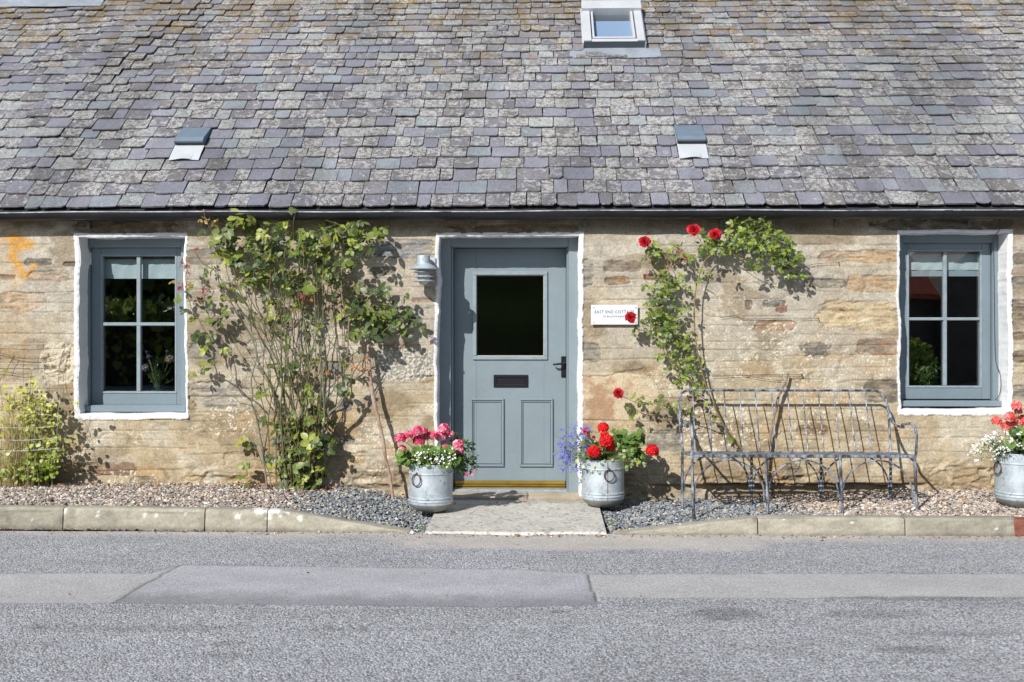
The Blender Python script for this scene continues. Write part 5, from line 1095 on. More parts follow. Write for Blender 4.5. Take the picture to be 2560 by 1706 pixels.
dn = unit(rs.normal(0, 1, (n, 3))*np.array([1, .5, .8])+np.array([0, -.3, -.2])); nn = unit(np.array((-.25, -.7, .6))+rs.normal(0, .4, (n, 3)))
g = np.clip((pts[:, 2]-.18)/.45+rs.normal(0, .22, n)-(pts[:, 0]+3.6)*.5, 0, 1)[:, None]
cc = np.array((.19, .29, .035))*(1-g)+np.array((.52, .52, .14))*g; cc = cc*rs.uniform(.7, 1.25, (n, 1))
leaf_batch(lf, pts, dn, nn, (.031*np.exp(rs.normal(0, .25, n))), .85, cc, .12, .1)
lf.build('foliage', M['leaf'], cp, smooth=True, sharp=0)
for i in range(150):
    u = abs(rs.normal(35, 45)) if i < 110 else rs.uniform(-60, 130); v1 = rs.uniform(970, 1120)+max(0, u-60)*.9; y = -rs.uniform(.08, .26); lean = rs.normal(0, 14)
    a = P(u, 1216, y); b = P(u+lean*.4, (1216+v1)/2, y-.02); c_ = P(u+lean, v1, y)
    tw.tube(smooth_path([a, b, c_], 3), [.0022, .0012], 4, np.array((.50, .40, .20))*rs.uniform(.7, 1.25) if u < 80 or rs.rand() < .4 else np.array((.18, .2, .06)))
for q in ([(170, 1100), (150, 1160), (190, 1155), (228, 1160)], [(120, 1200), (150, 1130), (170, 1060), (185, 1010)], [(100, 1205), (140, 1140), (155, 1090)], [(90, 1200), (70, 1080), (75, 990), (78, 930)]):
    tw.tube(smooth_path([P(u, v, -.13) for u, v in q], 4), .002, 5, (.16, .14, .07))
tw.build('stalks', M['stem'], cp)
wm = MB()
hz = [([(-60, 858), (20, 859), (60, 861), (140, 858)], -.05), ([(-60, 909), (40, 910), (147, 910)], -.05), ([(-60, 955), (60, 958), (150, 958)], -.06), ([(-60, 998), (0, 999), (40, 1002), (90, 1000), (150, 1001)], -.12), ([(-60, 1035), (30, 1038), (100, 1036), (155, 1044)], -.22), ([(-60, 1068), (20, 1070), (88, 1070), (145, 1065)], -.26), ([(-60, 1098), (20, 1101), (85, 1100), (150, 1093)], -.28), ([(-60, 1126), (30, 1128), (85, 1126), (150, 1121)], -.30)]
for q, y in hz: wm.tube(smooth_path([P(u, v, y) for u, v in q], 5), .0016, 5)
for q in ([(90, 843), (91, 910), (93, 1000), (87, 1068), (84, 1126)], [(147, 880), (148, 958), (150, 1000), (145, 1030), (141, 1121)], [(40, 860), (40, 958), (37, 1036), (28, 1128)], [(-20, 860), (-20, 958), (-24, 1036), (-30, 1128)]):
    wm.tube(smooth_path([P(u, v, y) for (u, v), y in zip(q, [-.05, -.055, -.11, -.22, -.30])], 5), .0015, 5)
tag(wm.build('wire_mesh', M['zwire'], smooth=True), 'square-holed pale wire mesh nailed to the wall over the yellowing climber', 'wire mesh')
tr = MB()
for q in ([(-60, 870), (0, 882), (34, 893), (60, 897), (90, 898), (120, 893), (142, 885)], [(34, 893), (22, 915), (17, 932)], [(-60, 925), (20, 931), (50, 936), (75, 934)], [(165, 865), (155, 890), (148, 925), (147, 960), (152, 1000)], [(148, 925), (120, 935), (100, 925)]):
    tr.tube(smooth_path([P(u, v, -.035) for u, v in q], 4), .0019, 5)
tag(tr.build('vine_tendril', M['wire'], smooth=True), 'bare dark tendril crossing the upper part of the wire mesh', 'tendril')
WIR = [([(1800, 590+205), (1840, 790), (1862, 798), (1950, 796), (2045, 796)], 'thin wire at mid height between right rose and cream stone'), ([(2010, 668), (2040, 660), (2096, 657)], 'short wire right of the arching shoot'),
 ([(1780, 942), (1862, 939), (1900, 937), (2003, 937)], 'thin wire just above the bench backrest'), ([(1862, 939), (1930, 950), (1985, 950), (2005, 938)], 'slack looped wire above the bench backrest'), ([(1620, 655), (1636, 657)], 'short nail wire under the top left bloom')]
for q, lab in WIR:
    w_ = MB(); w_.tube(smooth_path([P(u, v, -.018) for u, v in q], 5), .0016, 5); w_.tube([P(q[-1][0], q[-1][1], -.03), P(q[-1][0]+1, q[-1][1]-1, .01)], .004, 6); tag(w_.build('garden_wire', M['wire'], smooth=True), lab, 'wire', 'plant training wires')
cb = MB(); cb.tube(smooth_path([P(2500, 548, -.02), P(2498, 575, -.02), P(2488, 590, .03), P(2484, 610, .12), P(2485, 700, .13), P(2487, 850, .13), P(2490, 905, .12), P(2500, 935, .10), P(2502, 970, .09), P(2496, 992, .11), P(2488, 1000, .13)], 6), .0028, 6)
tag(cb.build('cable', M['wire'], smooth=True), 'thin dark cable running down the reveal of the right window', 'cable')
# ================================================================ WALL LAMP
c_ = P(1059, 660, -.135); lx, ly = c_[0], -.135
S = 336.0
def hz(v): return P(1059, v, ly)[2]
lamp = thing('wall_lamp', (lx, 0, hz(675)), 'galvanised wall lamp with hooded louvres left of the door', 'lamp')
a = MB(); z0 = hz(658); a.lathe([(0, hz(639)-z0), (.044, hz(639)-z0), (.048, hz(640.5)-z0), (.049, 0)], (lx, ly, z0), 36)
a.lathe([(.052, 0), (.056, -.008), (.080, -.022), (.108, -.045), (.110, -.047), (.104, -.045), (.078, -.026), (.05, -.010)], (lx, ly, z0), 44); a.build('hood', M['zinc'], lamp, smooth=True)
for v in (679, 690.5, 701):
    r = MB(); z = hz(v); r.lathe([(.058, .010), (.082, 0), (.083, -.002), (.080, -.003), (.057, .007)], (lx, ly, z-.006), 40); r.build('louvre_ring', M['zinc'], lamp, smooth=True)
for q in range(4):
    t = math.radians(45+90*q); r = MB(); r.tube([(lx+.062*math.cos(t), ly+.062*math.sin(t), hz(665)), (lx+.062*math.cos(t), ly+.062*math.sin(t), hz(702))], .0028, 6); r.build('rod', M['zinc'], lamp, smooth=True)
g = MB(); zg = hz(664); g.lathe([(.040, 0), (.042, -.03), (.044, -.085), (.043, -.112), (.036, -.132), (.022, -.143), (0, -.147)], (lx, ly, zg), 30); g.build('glass_bowl', M['frost'], lamp, smooth=True)
k = MB(); k.tube([(lx+.03, ly, hz(652)), (lx+.045, ly*.5, hz(652)), (lx+.045, .012, hz(652))], .014, 12); k.lathe([(0, 0), (.04, 0), (.04, .02), (0, .02)], (0, 0, 0), 4) if 0 else k.box(lx+.01, lx+.08, -.018, .012, hz(664), hz(641), .006)
k.build('wall_bracket', M['zinc'], lamp, smooth=True)

# ================================================================ HOUSE SIGN
yb = -.030
sg = MB(); pbox(sg, 1477.5, 762.5, 1594.5, 812, yb, .006, .0012); sign = sg.build('house_sign', M['plaque']); tag(sign, 'white rectangular sign reading EAST END COTTAGE right of the door', 'sign')
def text(body, u, v, cap, width, name):
    cu = bpy.data.curves.new('t', 'FONT'); cu.body = body; cu.align_x = 'CENTER'; cu.align_y = 'CENTER'; cu.extrude = .0; cu.offset = .004; cu.space_character = 1.18; cu.resolution_u = 3
    o = bpy.data.objects.new('t', cu); scene.collection.objects.link(o); bpy.context.view_layer.update()
    dg = bpy.context.evaluated_depsgraph_get(); me = bpy.data.meshes.new_from_object(o.evaluated_get(dg)); bpy.data.objects.remove(o)
    co = np.array([v_.co[:] for v_ in me.vertices]); w0 = np.ptp(co[:, 0]); h0 = np.ptp(co[:, 1]); mid = (co.max(0)+co.min(0))/2
    x, _, z = P(u, v, yb); s1 = width/336/w0; s2 = cap/336/h0
    V_ = [(x+(p[0]-mid[0])*s1, yb-.0010, z+(p[1]-mid[1])*s2) for p in co]; mb = MB(); mb.add(V_, [tuple(p.vertices) for p in me.polygons]); return mb.build(name, M['ink'], sign)
text('EAST END COTTAGE', 1536, 780.2, 7.6, 99, 'lettering'); text('- BY BALLINTAGGART -', 1536, 791.6, 4.6, 63, 'lettering')
for u in (1483.5, 1588.5):
    for v in (768.5, 805.5):
        x, _, z = P(u, v, yb); s = MB(); n = 12
        V_ = [(x, yb-.0075, z)]+[(x+r*math.cos(t), yb-d, z+r*math.sin(t)) for r, d in ((.0045, .006), (.0068, .003), (.0068, .0004)) for t in np.linspace(0, 2*math.pi, n, endpoint=False)]
        s.add(V_, [(0, 1+i, 1+(i+1) % n) for i in range(n)]+[(1+j*n+i, 1+(j+1)*n+i, 1+(j+1)*n+(i+1) % n, 1+j*n+(i+1) % n) for j in range(2) for i in range(n)]); s.build('screw_cap', M['plaque'], sign, smooth=True)

# ================================================================ IRON BENCH
XL, XR_, YF, YB, ZS = 1.043, 2.530, -.835, -.385, .412
ZF = .446
bench = thing('garden_bench', ((XL+XR_)/2, -.6, .04), 'long grey wrought iron bench with spindle back and arched legs, in front of the wall', 'bench')
rt = .0086
def part(name, fn):
    mb = MB(); fn(mb); return mb.build(name, M['iron'], bench, smooth=True)
TY, TZ = -.150, .842; rc = .085
bk = [(XL, YB, ZS)]
def lean(z): return YB+(TY-YB)*max(0, (z-ZS))/(TZ-ZS)
xl, xr = XL+.005, XR_+.035
path = [(xl+.004, YB, ZS), (xl+.002, lean(.55), .55), (xl-.002, lean(.68), .68), (xl, lean(TZ-rc), TZ-rc)]+[(xl+rc-rc*math.cos(t), lean(TZ-rc+rc*math.sin(t)), TZ-rc+rc*math.sin(t)) for t in np.linspace(.3, math.pi/2, 5)]
path += [(x, TY, TZ) for x in np.linspace(xl+rc+.1, xr-rc-.1, 8)]
path += [(xr-rc+rc*math.sin(t), lean(TZ-rc+rc*math.cos(t)), TZ-rc+rc*math.cos(t)) for t in np.linspace(0, math.pi/2-.3, 5)]+[(xr, lean(TZ-rc), TZ-rc), (xr-.004, lean(.68), .68), (xr-.02, lean(.55), .55), (XR_-.005, YB, ZS)]
part('back_frame', lambda m: m.tube(smooth_path(path, 4), rt, 10))
us = [1732, 1772, 1810, 1849, 1888, 1928.5, 1968.5, 2006.5, 2045.5, 2084, 2121.5, 2162]
ub = [1738.5, 1779.5, 1819, 1860, 1900, 1941, 1981.5, 2020, 2060, 2100, 2139, 2180]
for q in range(12):
    a = P(us[q], 0, TY)[0]; b = P(ub[q], 0, YB)[0]
    part('spindle', lambda m: m.tube([(b, YB, ZS+.004), ((a+b)/2, lean((ZS+TZ)/2), (ZS+TZ)/2), (a, TY, TZ-.004)], .0044, 8))
def seat(m):
    m.tube([(XL, YB, ZS), (XR_, YB, ZS)], .008, 8); m.box(XL-.008, XR_+.008, YF-.004, YF+.004, ZF-.014, ZF+.006, .003)
    m.tube([(XL, YB, ZS), (XL, YF, ZF)], .008, 8); m.tube([(XR_, YB, ZS), (XR_, YF, ZF)], .008, 8)
part('seat_frame', seat)
for q in range(9):
    y = YF+.035+(YB-YF-.06)*q/8.0; zq = ZF+(ZS-ZF)*(y-YF)/(YB-YF)
    part('seat_slat', lambda m: m.box(XL+.004, XR_-.004, y-.013, y+.013, zq-.002, zq+.003, .0015))
legx = np.linspace(XL+.004, XR_-.004, 4)
def leg(x, y, top, foot_y, foot_x): 
    zg = float(gh(foot_x, foot_y))-.012
    mb = MB(); mb.tube([(x, y, top), ((x+foot_x)/2, (y+foot_y)/2, (top+zg)/2), (foot_x, foot_y, zg)], .0098, 10); lg = mb.build('leg', M['iron'], bench, smooth=True)
for i, x in enumerate(legx):
    leg(x, YF, ZF-.01, YF-.02, x+(.008 if i > 0 else .008)); leg(x, YB, ZS-.01, YB+.0, x+.0)
def arch(x0, x1, y, fy):
    cx, r = (x0+x1)/2, (x1-x0)/2-.014; zt_ = (ZF-.03 if y == YF else ZS-.012); zc = zt_-r*.98
    p = [(cx-r+.0, y+(fy-y)*.7, .15), (cx-r, y+(fy-y)*.5, zc-.04)]+[(cx-r*math.cos(t), y, zc+r*.98*math.sin(t)) for t in np.linspace(.15, math.pi-.15, 11)]+[(cx+r, y+(fy-y)*.5, zc-.04), (cx+r, y+(fy-y)*.7, .15)]
    part('arch', lambda m: m.tube(smooth_path(p, 3), .0058, 8))
for i in range(3): arch(legx[i], legx[i+1], YF, YF-.02); arch(legx[i], legx[i+1], YB, YB)
# arms: from the back post down, forward and round to the seat front
def arm(x, sgn, xb):
    p = [(xb, lean(.72), .72), (xb+.006*sgn, lean(.64)-.01, .645), (xb+.014*sgn, lean(.60)-.045, .605), (xb+.03*sgn, -.44, .600), (x+.012*sgn, -.56, .628), (x+.006*sgn, -.68, .648), (x+.004*sgn, -.76, .652), (x+.004*sgn, -.82, .630), (x+.004*sgn, -.845, .58), (x+.003*sgn, -.845, .52), (x+.003*sgn, -.838, .47), (x, YF, ZF)]
    part('armrest', lambda m: m.tube(smooth_path(p, 4), .0095, 10))
arm(XL, 1, xl); arm(XR_, 1, xr)

# ================================================================ PLANTERS
def planter(cx, cy, zb, h, rad, ring_az, label, seam=None):
    t = thing('metal_planter', (cx, cy, zb), label, 'planter', 'galvanised bucket planters')
    b = MB(); r = rad
    prof = [(0, .002), (r*.45, .004), (r*.70, .014), (r*.90, .038), (r*.985, .062), (r*.99, .066)]
    b.lathe(prof, (cx, cy, zb), 56); b.build('base', mat('dull_zinc_base', (.25, .26, .25), .55, .3, layers=((18, .7, 1.25, 5),), bmp=(40, .3, .003)) if 'dull_zinc_base' not in bpy.data.materials else bpy.data.materials['dull_zinc_base'], t, smooth=True)
    b = MB(); bd_ = lambda z: [(r, z-.008), (r+.004, z-.005), (r+.0055, z), (r+.004, z+.005), (r, z+.008)]
    prof = [(r*.985, .062), (r*1.0, .066)]+bd_(.088)+bd_(.108)+[(r, .12), (r, h-.075)]+bd_(h-.066)+[(r, h-.05), (r, h-.006), (r+.004, h-.003), (r+.003, h), (r-.004, h), (r-.005, h-.01), (r-.006, h-.05)]
    b.lathe(prof, (cx, cy, zb), 64); b.build('body', M['zinc'], t, smooth=True)
    s = MB(); s.lathe([(0, h-.035), (r*.5, h-.03), (r-.006, h-.04)], (cx, cy, zb), 32); s.build('soil', M['soil'], t, smooth=True)
    for az in (ring_az, ring_az+math.pi):
        ux, uy = math.cos(az), math.sin(az); q = MB(); rr0 = .036; c = np.array((cx+ux*(r+.008), cy+uy*(r+.008), zb+h-.105))
        tt = np.array((-uy, ux, 0)); nn_ = np.array((ux, uy, 0))
        q.tube([c+tt*rr0*math.cos(a)+np.array((0, 0, 1))*rr0*1.12*math.sin(a)+nn_*(.004-.004*math.sin(a)) for a in np.linspace(0, 2*math.pi, 29)], .0042, 8, caps=False)
        rg = q.build('ring_handle', M['rust'], t, smooth=True)
        e = MB(); top = c+np.array((0, 0, rr0*1.12)); e.box(top[0]-.006, top[0]+.006, top[1]-.006, top[1]+.006, top[2]-.004, top[2]+.012, .002); e.build('staple', M['rust'], rg)
    if seam is not None:
        e = MB(); ux, uy = math.cos(seam), math.sin(seam); e.tube([(cx+ux*(r+.0008), cy+uy*(r+.0008), z) for z in np.linspace(zb+.066, zb+h-.004, 8)], .0022, 6); e.build('seam', M['rust'], t, smooth=True)
    return t
def gpt(u, v, z): return G(u, v, z)
pc = G(1074.5, 1284, .012); cx1, cy1 = pc[0], pc[1]+.075
planter(cx1, cy1, .012, .345, .152, math.radians(-90-32), 'speckled zinc bucket planter left of the door, pink geraniums in it')
pc = G(1509, 1270, .012); cx2, cy2 = pc[0], pc[1]+.075
planter(cx2, cy2, .010, .350, .153, math.radians(-90+12), 'zinc bucket planter with a rusty seam right of the door', math.radians(-90+9))
pc = G(2562, 1273, .082); cx3, cy3 = pc[0], pc[1]+.08
planter(cx3, cy3, .080, .375, .152, math.radians(180+12), 'smooth zinc bucket planter on bricks at the right edge')

rs = np.random.RandomState(55)
GL = np.array([(.16, .27, .05), (.12, .22, .045), (.20, .32, .07), (.09, .17, .04)])
def geranium_leaves(mb, st, pts, base, R_, cols, rs):
    """round crinkled leaves, each a lobed disc on a stalk"""
    n = 14
    for p in pts:
        nr = unit(np.array((-.15, -.65, .75))+rs.normal(0, .35, 3)); a = unit(np.cross(nr, rs.normal(0, 1, 3))); b = np.cross(nr, a); r = R_*math.exp(rs.normal(0, .2)); c = cols[rs.randint(len(cols))]*rs.uniform(.75, 1.2)
        V_ = [p]+[p+(a*math.cos(t)+b*math.sin(t))*r*.55*(1+.0*i)+nr*.10*r for i, t in enumerate(np.linspace(.25, 6.03, n))]+[p+(a*math.cos(t)+b*math.sin(t))*r*(1+.08*math.sin(t*7+1))+nr*r*(.22+.10*math.sin(t*7)) for i, t in enumerate(np.linspace(.2, 6.08, n))]
        Fc = [(0, 1+i, 2+i) for i in range(n-1)]+[(1+i, 1+n+i, 2+n+i, 2+i) for i in range(n-1)]
        cc = np.array([c*1.1]+[c*.8]*n+[c*1.15]*n); mb.add(V_, Fc, cc); st.tube(smooth_path([base, (base+p)/2+np.array((0, 0, .01)), p], 2), .0014, 4, c*.9, caps=False)
def head(name, c, r, cols, parent, rs, nf=34, eye=None):
    """flower head: a ball of five-petalled florets"""
    mb = MB(); P_, D_, N_, L_, C_ = [], [], [], [], []
    for i in range(nf):
        z = 1-1.55*(i+.5)/nf; th = i*2.39996; q = math.sqrt(max(0, 1-z*z)); d = np.array((q*math.cos(th), q*math.sin(th), z)); fc = np.array(c)+d*r*.72
        a = unit(np.cross(d, (0.1, .2, 1))); b = np.cross(a, d); ph = rs.rand()*6; col = cols[rs.randint(len(cols))]*rs.uniform(.75, 1.2); fr_ = r*.34*rs.uniform(.8, 1.2)
        for k in range(5):
            t = ph+k*1.2566; pd = a*math.cos(t)+b*math.sin(t); P_.append(fc); D_.append(pd+d*.5+rs.normal(0, .18, 3)); N_.append(d-pd*.3+rs.normal(0, .15, 3)); L_.append(fr_); C_.append(col*rs.uniform(.85, 1.1))
    leaf_batch(mb, np.array(P_), np.array(D_), np.array(N_), np.array(L_), 1.0, np.array(C_), fold=.25, droop=.15)
    return mb.build(name, M['petal'], parent, smooth=True, sharp=0)
def stalk(st, base, c, r=.0022, col=(.16, .22, .06)): st.tube(smooth_path([base, (np.array(base)*.4+np.array(c)*.6)+np.array((0, 0, .012)), c], 3), r, 5, col)
def blobpts(cx_, cy_, zlo, zhi, rad, n, rs, front=True):
    o = []
    while len(o) < n:
        a = rs.uniform(0, 6.28); r = rad*math.sqrt(rs.rand()); p = np.array((cx_+r*math.cos(a), cy_+r*math.sin(a), zlo+(zhi-zlo)*rs.rand()*(1-.35*(r/rad)))); o.append(p)
    return np.array(o)
# --- left pot
def uvp(lst, y0, y1, rs): return np.array([P(u, v, rs.uniform(y0, y1)) for u, v in lst])
base1 = np.array((cx1, cy1, .33))
pk = thing('geranium', (cx1, cy1, .32), 'pink and white frilled geranium in the left planter', 'geranium', 'geraniums in the planters')
PINK = np.array([(.78, .10, .22), (.86, .28, .40), (.68, .05, .15), (.90, .50, .58)])
lf, st = MB(), MB()
for u, v, r in [(1001, 1097, 13), (1005.5, 1124, 10), (1022, 1089, 11), (1044, 1080, 14), (1047.5, 1103, 14), (1060, 1078, 9), (1070.5, 1091, 12), (1110, 1073.5, 14), (1103, 1092, 14), (1128, 1086, 8.5), (1145, 1113, 13), (1148, 1125, 11), (1113.5, 1118, 7.5), (1085, 1088, 10)]:
    c = np.array(P(u, v, cy1-.03+rs.uniform(-.08, .06))); head('flower_head', c, r/352*1.22, PINK, pk, rs, 44); stalk(st, base1+rs.normal(0, .03, 3)*np.array((1, 1, 0)), c)
pts = np.array([P(rs.uniform(1000, 1150), rs.uniform(1118, 1162), cy1+rs.uniform(-.17, .1)) for _ in range(54)]+[P(rs.uniform(995, 1030), rs.uniform(1130, 1160), cy1-.08) for _ in range(8)]+[P(u, v, cy1-.155) for u, v in ((1005, 1148), (1018, 1158), (1068, 1165), (1048, 1158), (1147, 1155), (1118, 1165))])
geranium_leaves(lf, st, pts, base1, .028, GL, rs); lf.build('foliage', M['leaf'], pk, smooth=True, sharp=0); st.build('stems', M['stem'], pk, smooth=True)
def florets(mb, c, r, n5, col, rs, nrm=(-.2, -.8, .5), eye=None):
    P_, D_, N_, L_, C_ = [], [], [], [], []
    for p in c:
        nr = unit(np.array(nrm)+rs.normal(0, .35, 3)); a = unit(np.cross(nr, (0, .1, 1))); b = np.cross(a, nr); ph = rs.rand()*6
        for k in range(n5):
            t = ph+k*6.283/n5; P_.append(p); D_.append(a*math.cos(t)+b*math.sin(t)+nr*.15); N_.append(nr); L_.append(r*rs.uniform(.85, 1.15)); C_.append(np.array(col)*rs.uniform(.85, 1.1))
    leaf_batch(mb, np.array(P_), np.array(D_), np.array(N_), np.array(L_), .85, np.array(C_), fold=.1, droop=.1)
def small_leaves(mb, pts, L, cols, rs, wr=.6):
    n = len(pts); leaf_batch(mb, pts, unit(rs.normal(0, 1, (n, 3))+np.array((0, -.3, -.1))), unit(np.array((-.2, -.6, .7))+rs.normal(0, .45, (n, 3))), L*np.exp(rs.normal(0, .2, n)), wr, cols[rs.randint(0, len(cols), n)]*rs.uniform(.7, 1.25, (n, 1)), .15, .1)
wh = thing('white_bacopa', (cx1, cy1-.08, .32), 'small-leaved trailing plant dotted with white flowers in the left planter', 'bedding plant')
lf, fl_ = MB(), MB()
small_leaves(lf, np.array([P(rs.uniform(1028, 1142), rs.normal(1146, 11), cy1-.16+rs.uniform(-.03, .12)) for _ in range(520)]), .013, GL*1.15, rs); lf.build('foliage', M['leaf'], wh, smooth=True, sharp=0)
florets(fl_, np.array([P(rs.uniform(1036, 1140), rs.normal(1146, 11), cy1-.175+rs.uniform(-.02, .03)) for _ in range(72)]), .0075, 5, (.86, .86, .82), rs); fl_.build('flowers', M['petal'], wh, smooth=True, sharp=0)
fu = thing('fuchsia', (cx1+.08, cy1, .32), 'dark-leaved fuchsia hanging over the right side of the left planter', 'fuchsia')
lf, st = MB(), MB(); FG = np.array([(.06, .12, .035), (.085, .16, .04), (.05, .09, .03)])
for e_ in [(1143, 1092), (1168, 1104), (1182, 1118), (1176, 1140), (1188, 1166), (1170, 1180), (1160, 1170), (1150, 1150), (1185, 1150), (1150, 1180), (1170, 1160)]:
    c = np.array(P(e_[0], e_[1], cy1-.04+rs.uniform(-.1, .08))); w_ = smooth_path([base1+np.array((.08, 0, 0)), (base1+np.array((.08, 0, 0))+c)/2+np.array((.02, 0, .04)), c], 5); st.tube(w_, .0016, 5, (.14, .12, .05))
    small_leaves(lf, np.concatenate([w_[3:]+rs.normal(0, .014, (len(w_)-3, 3)) for _ in range(4)]+[c+rs.normal(0, .016, (7, 3))]), .026, FG, rs, .5)
lf.build('foliage', M['leaf'], fu, smooth=True, sharp=0); st.build('stems', M['stem'], fu, smooth=True)
for u, v, cl_ in ((1166, 1187, PINK[2:3]), (1182, 1186, PINK[:2])):
    c = np.array(P(u, v, cy1-.1)); b_ = MB(); n = 9; ph = np.linspace(0, 6.28, n, endpoint=False)
    leaf_batch(b_, np.repeat([c], n, 0)+np.array((0, 0, .012)), np.stack([np.cos(ph)*.7, np.sin(ph)*.7, -np.ones(n)], -1), np.stack([np.cos(ph), np.sin(ph), .5*np.ones(n)], -1), np.full(n, .026), .5, cl_[rs.randint(0, len(cl_), n)]); b_.tube([c+np.array((0, 0, .05)), c+np.array((0, 0, .01))], [.001, .003], 6, cl_[0]); b_.build('hanging_flower', M['petal'], fu, smooth=True, sharp=0)
# --- right pot
base2 = np.array((cx2, cy2, .34))
rg_ = thing('geranium', (cx2, cy2, .33), 'scarlet geranium with big round heads in the planter right of the door', 'geranium', 'geraniums in the planters')
REDG = np.array([(.78, .008, .006), (.68, .005, .010), (.86, .02, .012), (.60, .004, .02)]); lf, st = MB(), MB()
for u, v, r, dy in [(1508, 1070, 15.5, -.03), (1466, 1078, 10.5, -.04), (1516, 1104, 20, -.13), (1526, 1118, 13, -.1), (1485, 1131, 19, -.17), (1631, 1127, 18, -.06), (1600, 1112, 9, -.03), (1484, 1094, 5, -.02), (1512, 1088, 12, -.06), (1470, 1088, 7, -.04)]:
    c = np.array(P(u, v, cy2+dy)); head('flower_head', c, r/345, REDG, rg_, rs, 52 if r > 12 else 22); stalk(st, base2+rs.normal(0, .03, 3)*np.array((1, 1, 0)), c, .003)
pts = np.array([P(u, v, cy2+rs.uniform(-.12, .08)) for u, v in zm((1360, 1030), 5.226, [(930, 260), (1010, 290), (1060, 310), (1110, 340), (960, 340), (1020, 370), (1080, 400), (940, 400), (1130, 420), (1160, 460), (1200, 500), (1230, 540), (1280, 560), (1100, 480), (1040, 450), (980, 470), (1150, 520), (1220, 590), (1270, 600), (560, 640), (600, 690), (540, 600), (640, 720), (570, 700), (700, 640), (600, 440), (620, 400), (1140, 380), (1180, 420), (1070, 530), (960, 540), (1090, 360), (1000, 330), (1170, 560), (1000, 520), (760, 570), (840, 560)])]+[P(rs.uniform(1536, 1612), rs.uniform(1080, 1152), cy2+rs.uniform(-.12, .1)) for _ in range(56)]+[P(rs.uniform(1452, 1545), rs.uniform(1105, 1158), cy2+rs.uniform(-.16, .05)) for _ in range(34)])
geranium_leaves(lf, st, pts, base2, .025, GL*.82, rs); lf.build('foliage', M['leaf'], rg_, smooth=True, sharp=0); st.build('stems', M['stem'], rg_, smooth=True)
lo = thing('lobelia', (cx2-.1, cy2, .33), 'airy blue lobelia spilling from the left side of the right door planter', 'lobelia')
lf, st, fl_ = MB(), MB(), MB(); fp = []
for _ in range(120):
    a = rs.uniform(0, 1); u = 1395+75*rs.rand()**1.3+rs.normal(0, 5); v = rs.normal(1130, 28); v = min(max(v, 1062+abs(u-1440)*.3), 1176)
    if rs.rand() < .22: u, v = rs.uniform(1420, 1480), rs.uniform(1062, 1095)
    c = np.array(P(u, v, cy2+rs.uniform(-.14, .08))); b0 = base2+np.array((-.11, rs.uniform(-.06, .06), -.005)); w_ = smooth_path([b0, (b0+c)/2+np.array((0, 0, .03)), c], 4); st.tube(w_, .0007, 4, (.12, .15, .06), caps=False)
    small_leaves(lf, w_[2:]+rs.normal(0, .006, w_[2:].shape), .011, FG*1.3, rs, .3)
    for k in range(3): fp.append(c+rs.normal(0, .010, 3))
    if v > 1100: fp.append(c+rs.normal(0, .015, 3))
florets(fl_, np.array(fp), .0072, 5, (.17, .175, .56), rs); tag(fl_.build('flowers', M['petal'], lo, smooth=True, sharp=0), kind='stuff'); lf.build('foliage', M['leaf'], lo, smooth=True, sharp=0); st.build('stems', M['stem'], lo)
iv = thing('variegated_ivy', (cx2, cy2-.1, .33), 'cream-edged variegated ivy trailing over the rim of the right door planter', 'ivy')
lf, st = MB(), MB(); IVC = np.array([(.50, .54, .32), (.30, .38, .12), (.54, .58, .38), (.18, .28, .10), (.13, .22, .08), (.42, .44, .08)])
ip = [P(u+rs.normal(0, 1.2), v+rs.normal(0, 1.2), cy2+dy) for (u, v), dy in [(q, d_) for q in zm((1360, 1030), 5.226, [(800, 620), (880, 660), (770, 680), (720, 760), (670, 720), (690, 780), (630, 780), (740, 640), (950, 500), (1000, 530), (1040, 560), (1080, 600), (1100, 560), (1140, 560), (1150, 620), (1180, 640), (1190, 600), (1230, 640), (1240, 670), (1160, 680), (1100, 700), (1090, 740), (1320, 660), (1330, 700), (1130, 700), (1200, 690), (1060, 540), (980, 460), (1130, 500), (1270, 580), (460, 640), (400, 640), (480, 720), (900, 640), (1020, 500), (1250, 620)]) for d_ in (-.15, -.12)]]
n = len(ip); ip = np.array(ip); leaf_batch(lf, ip, unit(rs.normal(0, 1, (n, 3))+np.array((0, -.3, -.6))), unit(np.array((-.2, -.8, .5))+rs.normal(0, .35, (n, 3))), np.full(n, .026)*rs.uniform(.8, 1.2, n), 1.0, IVC[rs.randint(0, 6, n)], .2, .1)
for p in ip[::3]: st.tube(smooth_path([base2+np.array((0, -.1, -.01)), (base2+np.array((0, -.12, .02))+p)/2, p], 2), .001, 4, (.2, .2, .08), caps=False)
lf.build('foliage', M['leaf'], iv, smooth=True, sharp=0); st.build('stems', M['stem'], iv)
# --- far right pot
base3 = np.array((cx3, cy3, .44))
sg_ = thing('geranium', (cx3, cy3, .44), 'salmon pink geranium at the right edge of the picture', 'geranium', 'geraniums in the planters')
SAL = np.array([(.85, .16, .13), (.88, .25, .24), (.80, .10, .08), (.88, .38, .38)]); lf, st = MB(), MB()
for u, v, r in [(2540.7, 1015, 13), (2546, 1029, 10), (2492, 1053, 13), (2525, 1043, 14), (2543, 1057, 16), (2518, 1067, 14), (2560, 1050, 14), (2580, 1030, 14), (2600, 1055, 14)]:
    c = np.array(P(u, v, cy3+rs.uniform(-.1, .04))); head('flower_head', c, r/372*1.1, SAL, sg_, rs, 40); stalk(st, base3, c)
pts = np.array([P(rs.uniform(2520, 2620), rs.uniform(1072, 1130), cy3+rs.uniform(-.16, .1)) for _ in range(46)])
geranium_leaves(lf, st, pts, base3, .028, GL*.8, rs); lf.build('foliage', M['leaf'], sg_, smooth=True, sharp=0); st.build('stems', M['stem'], sg_, smooth=True)
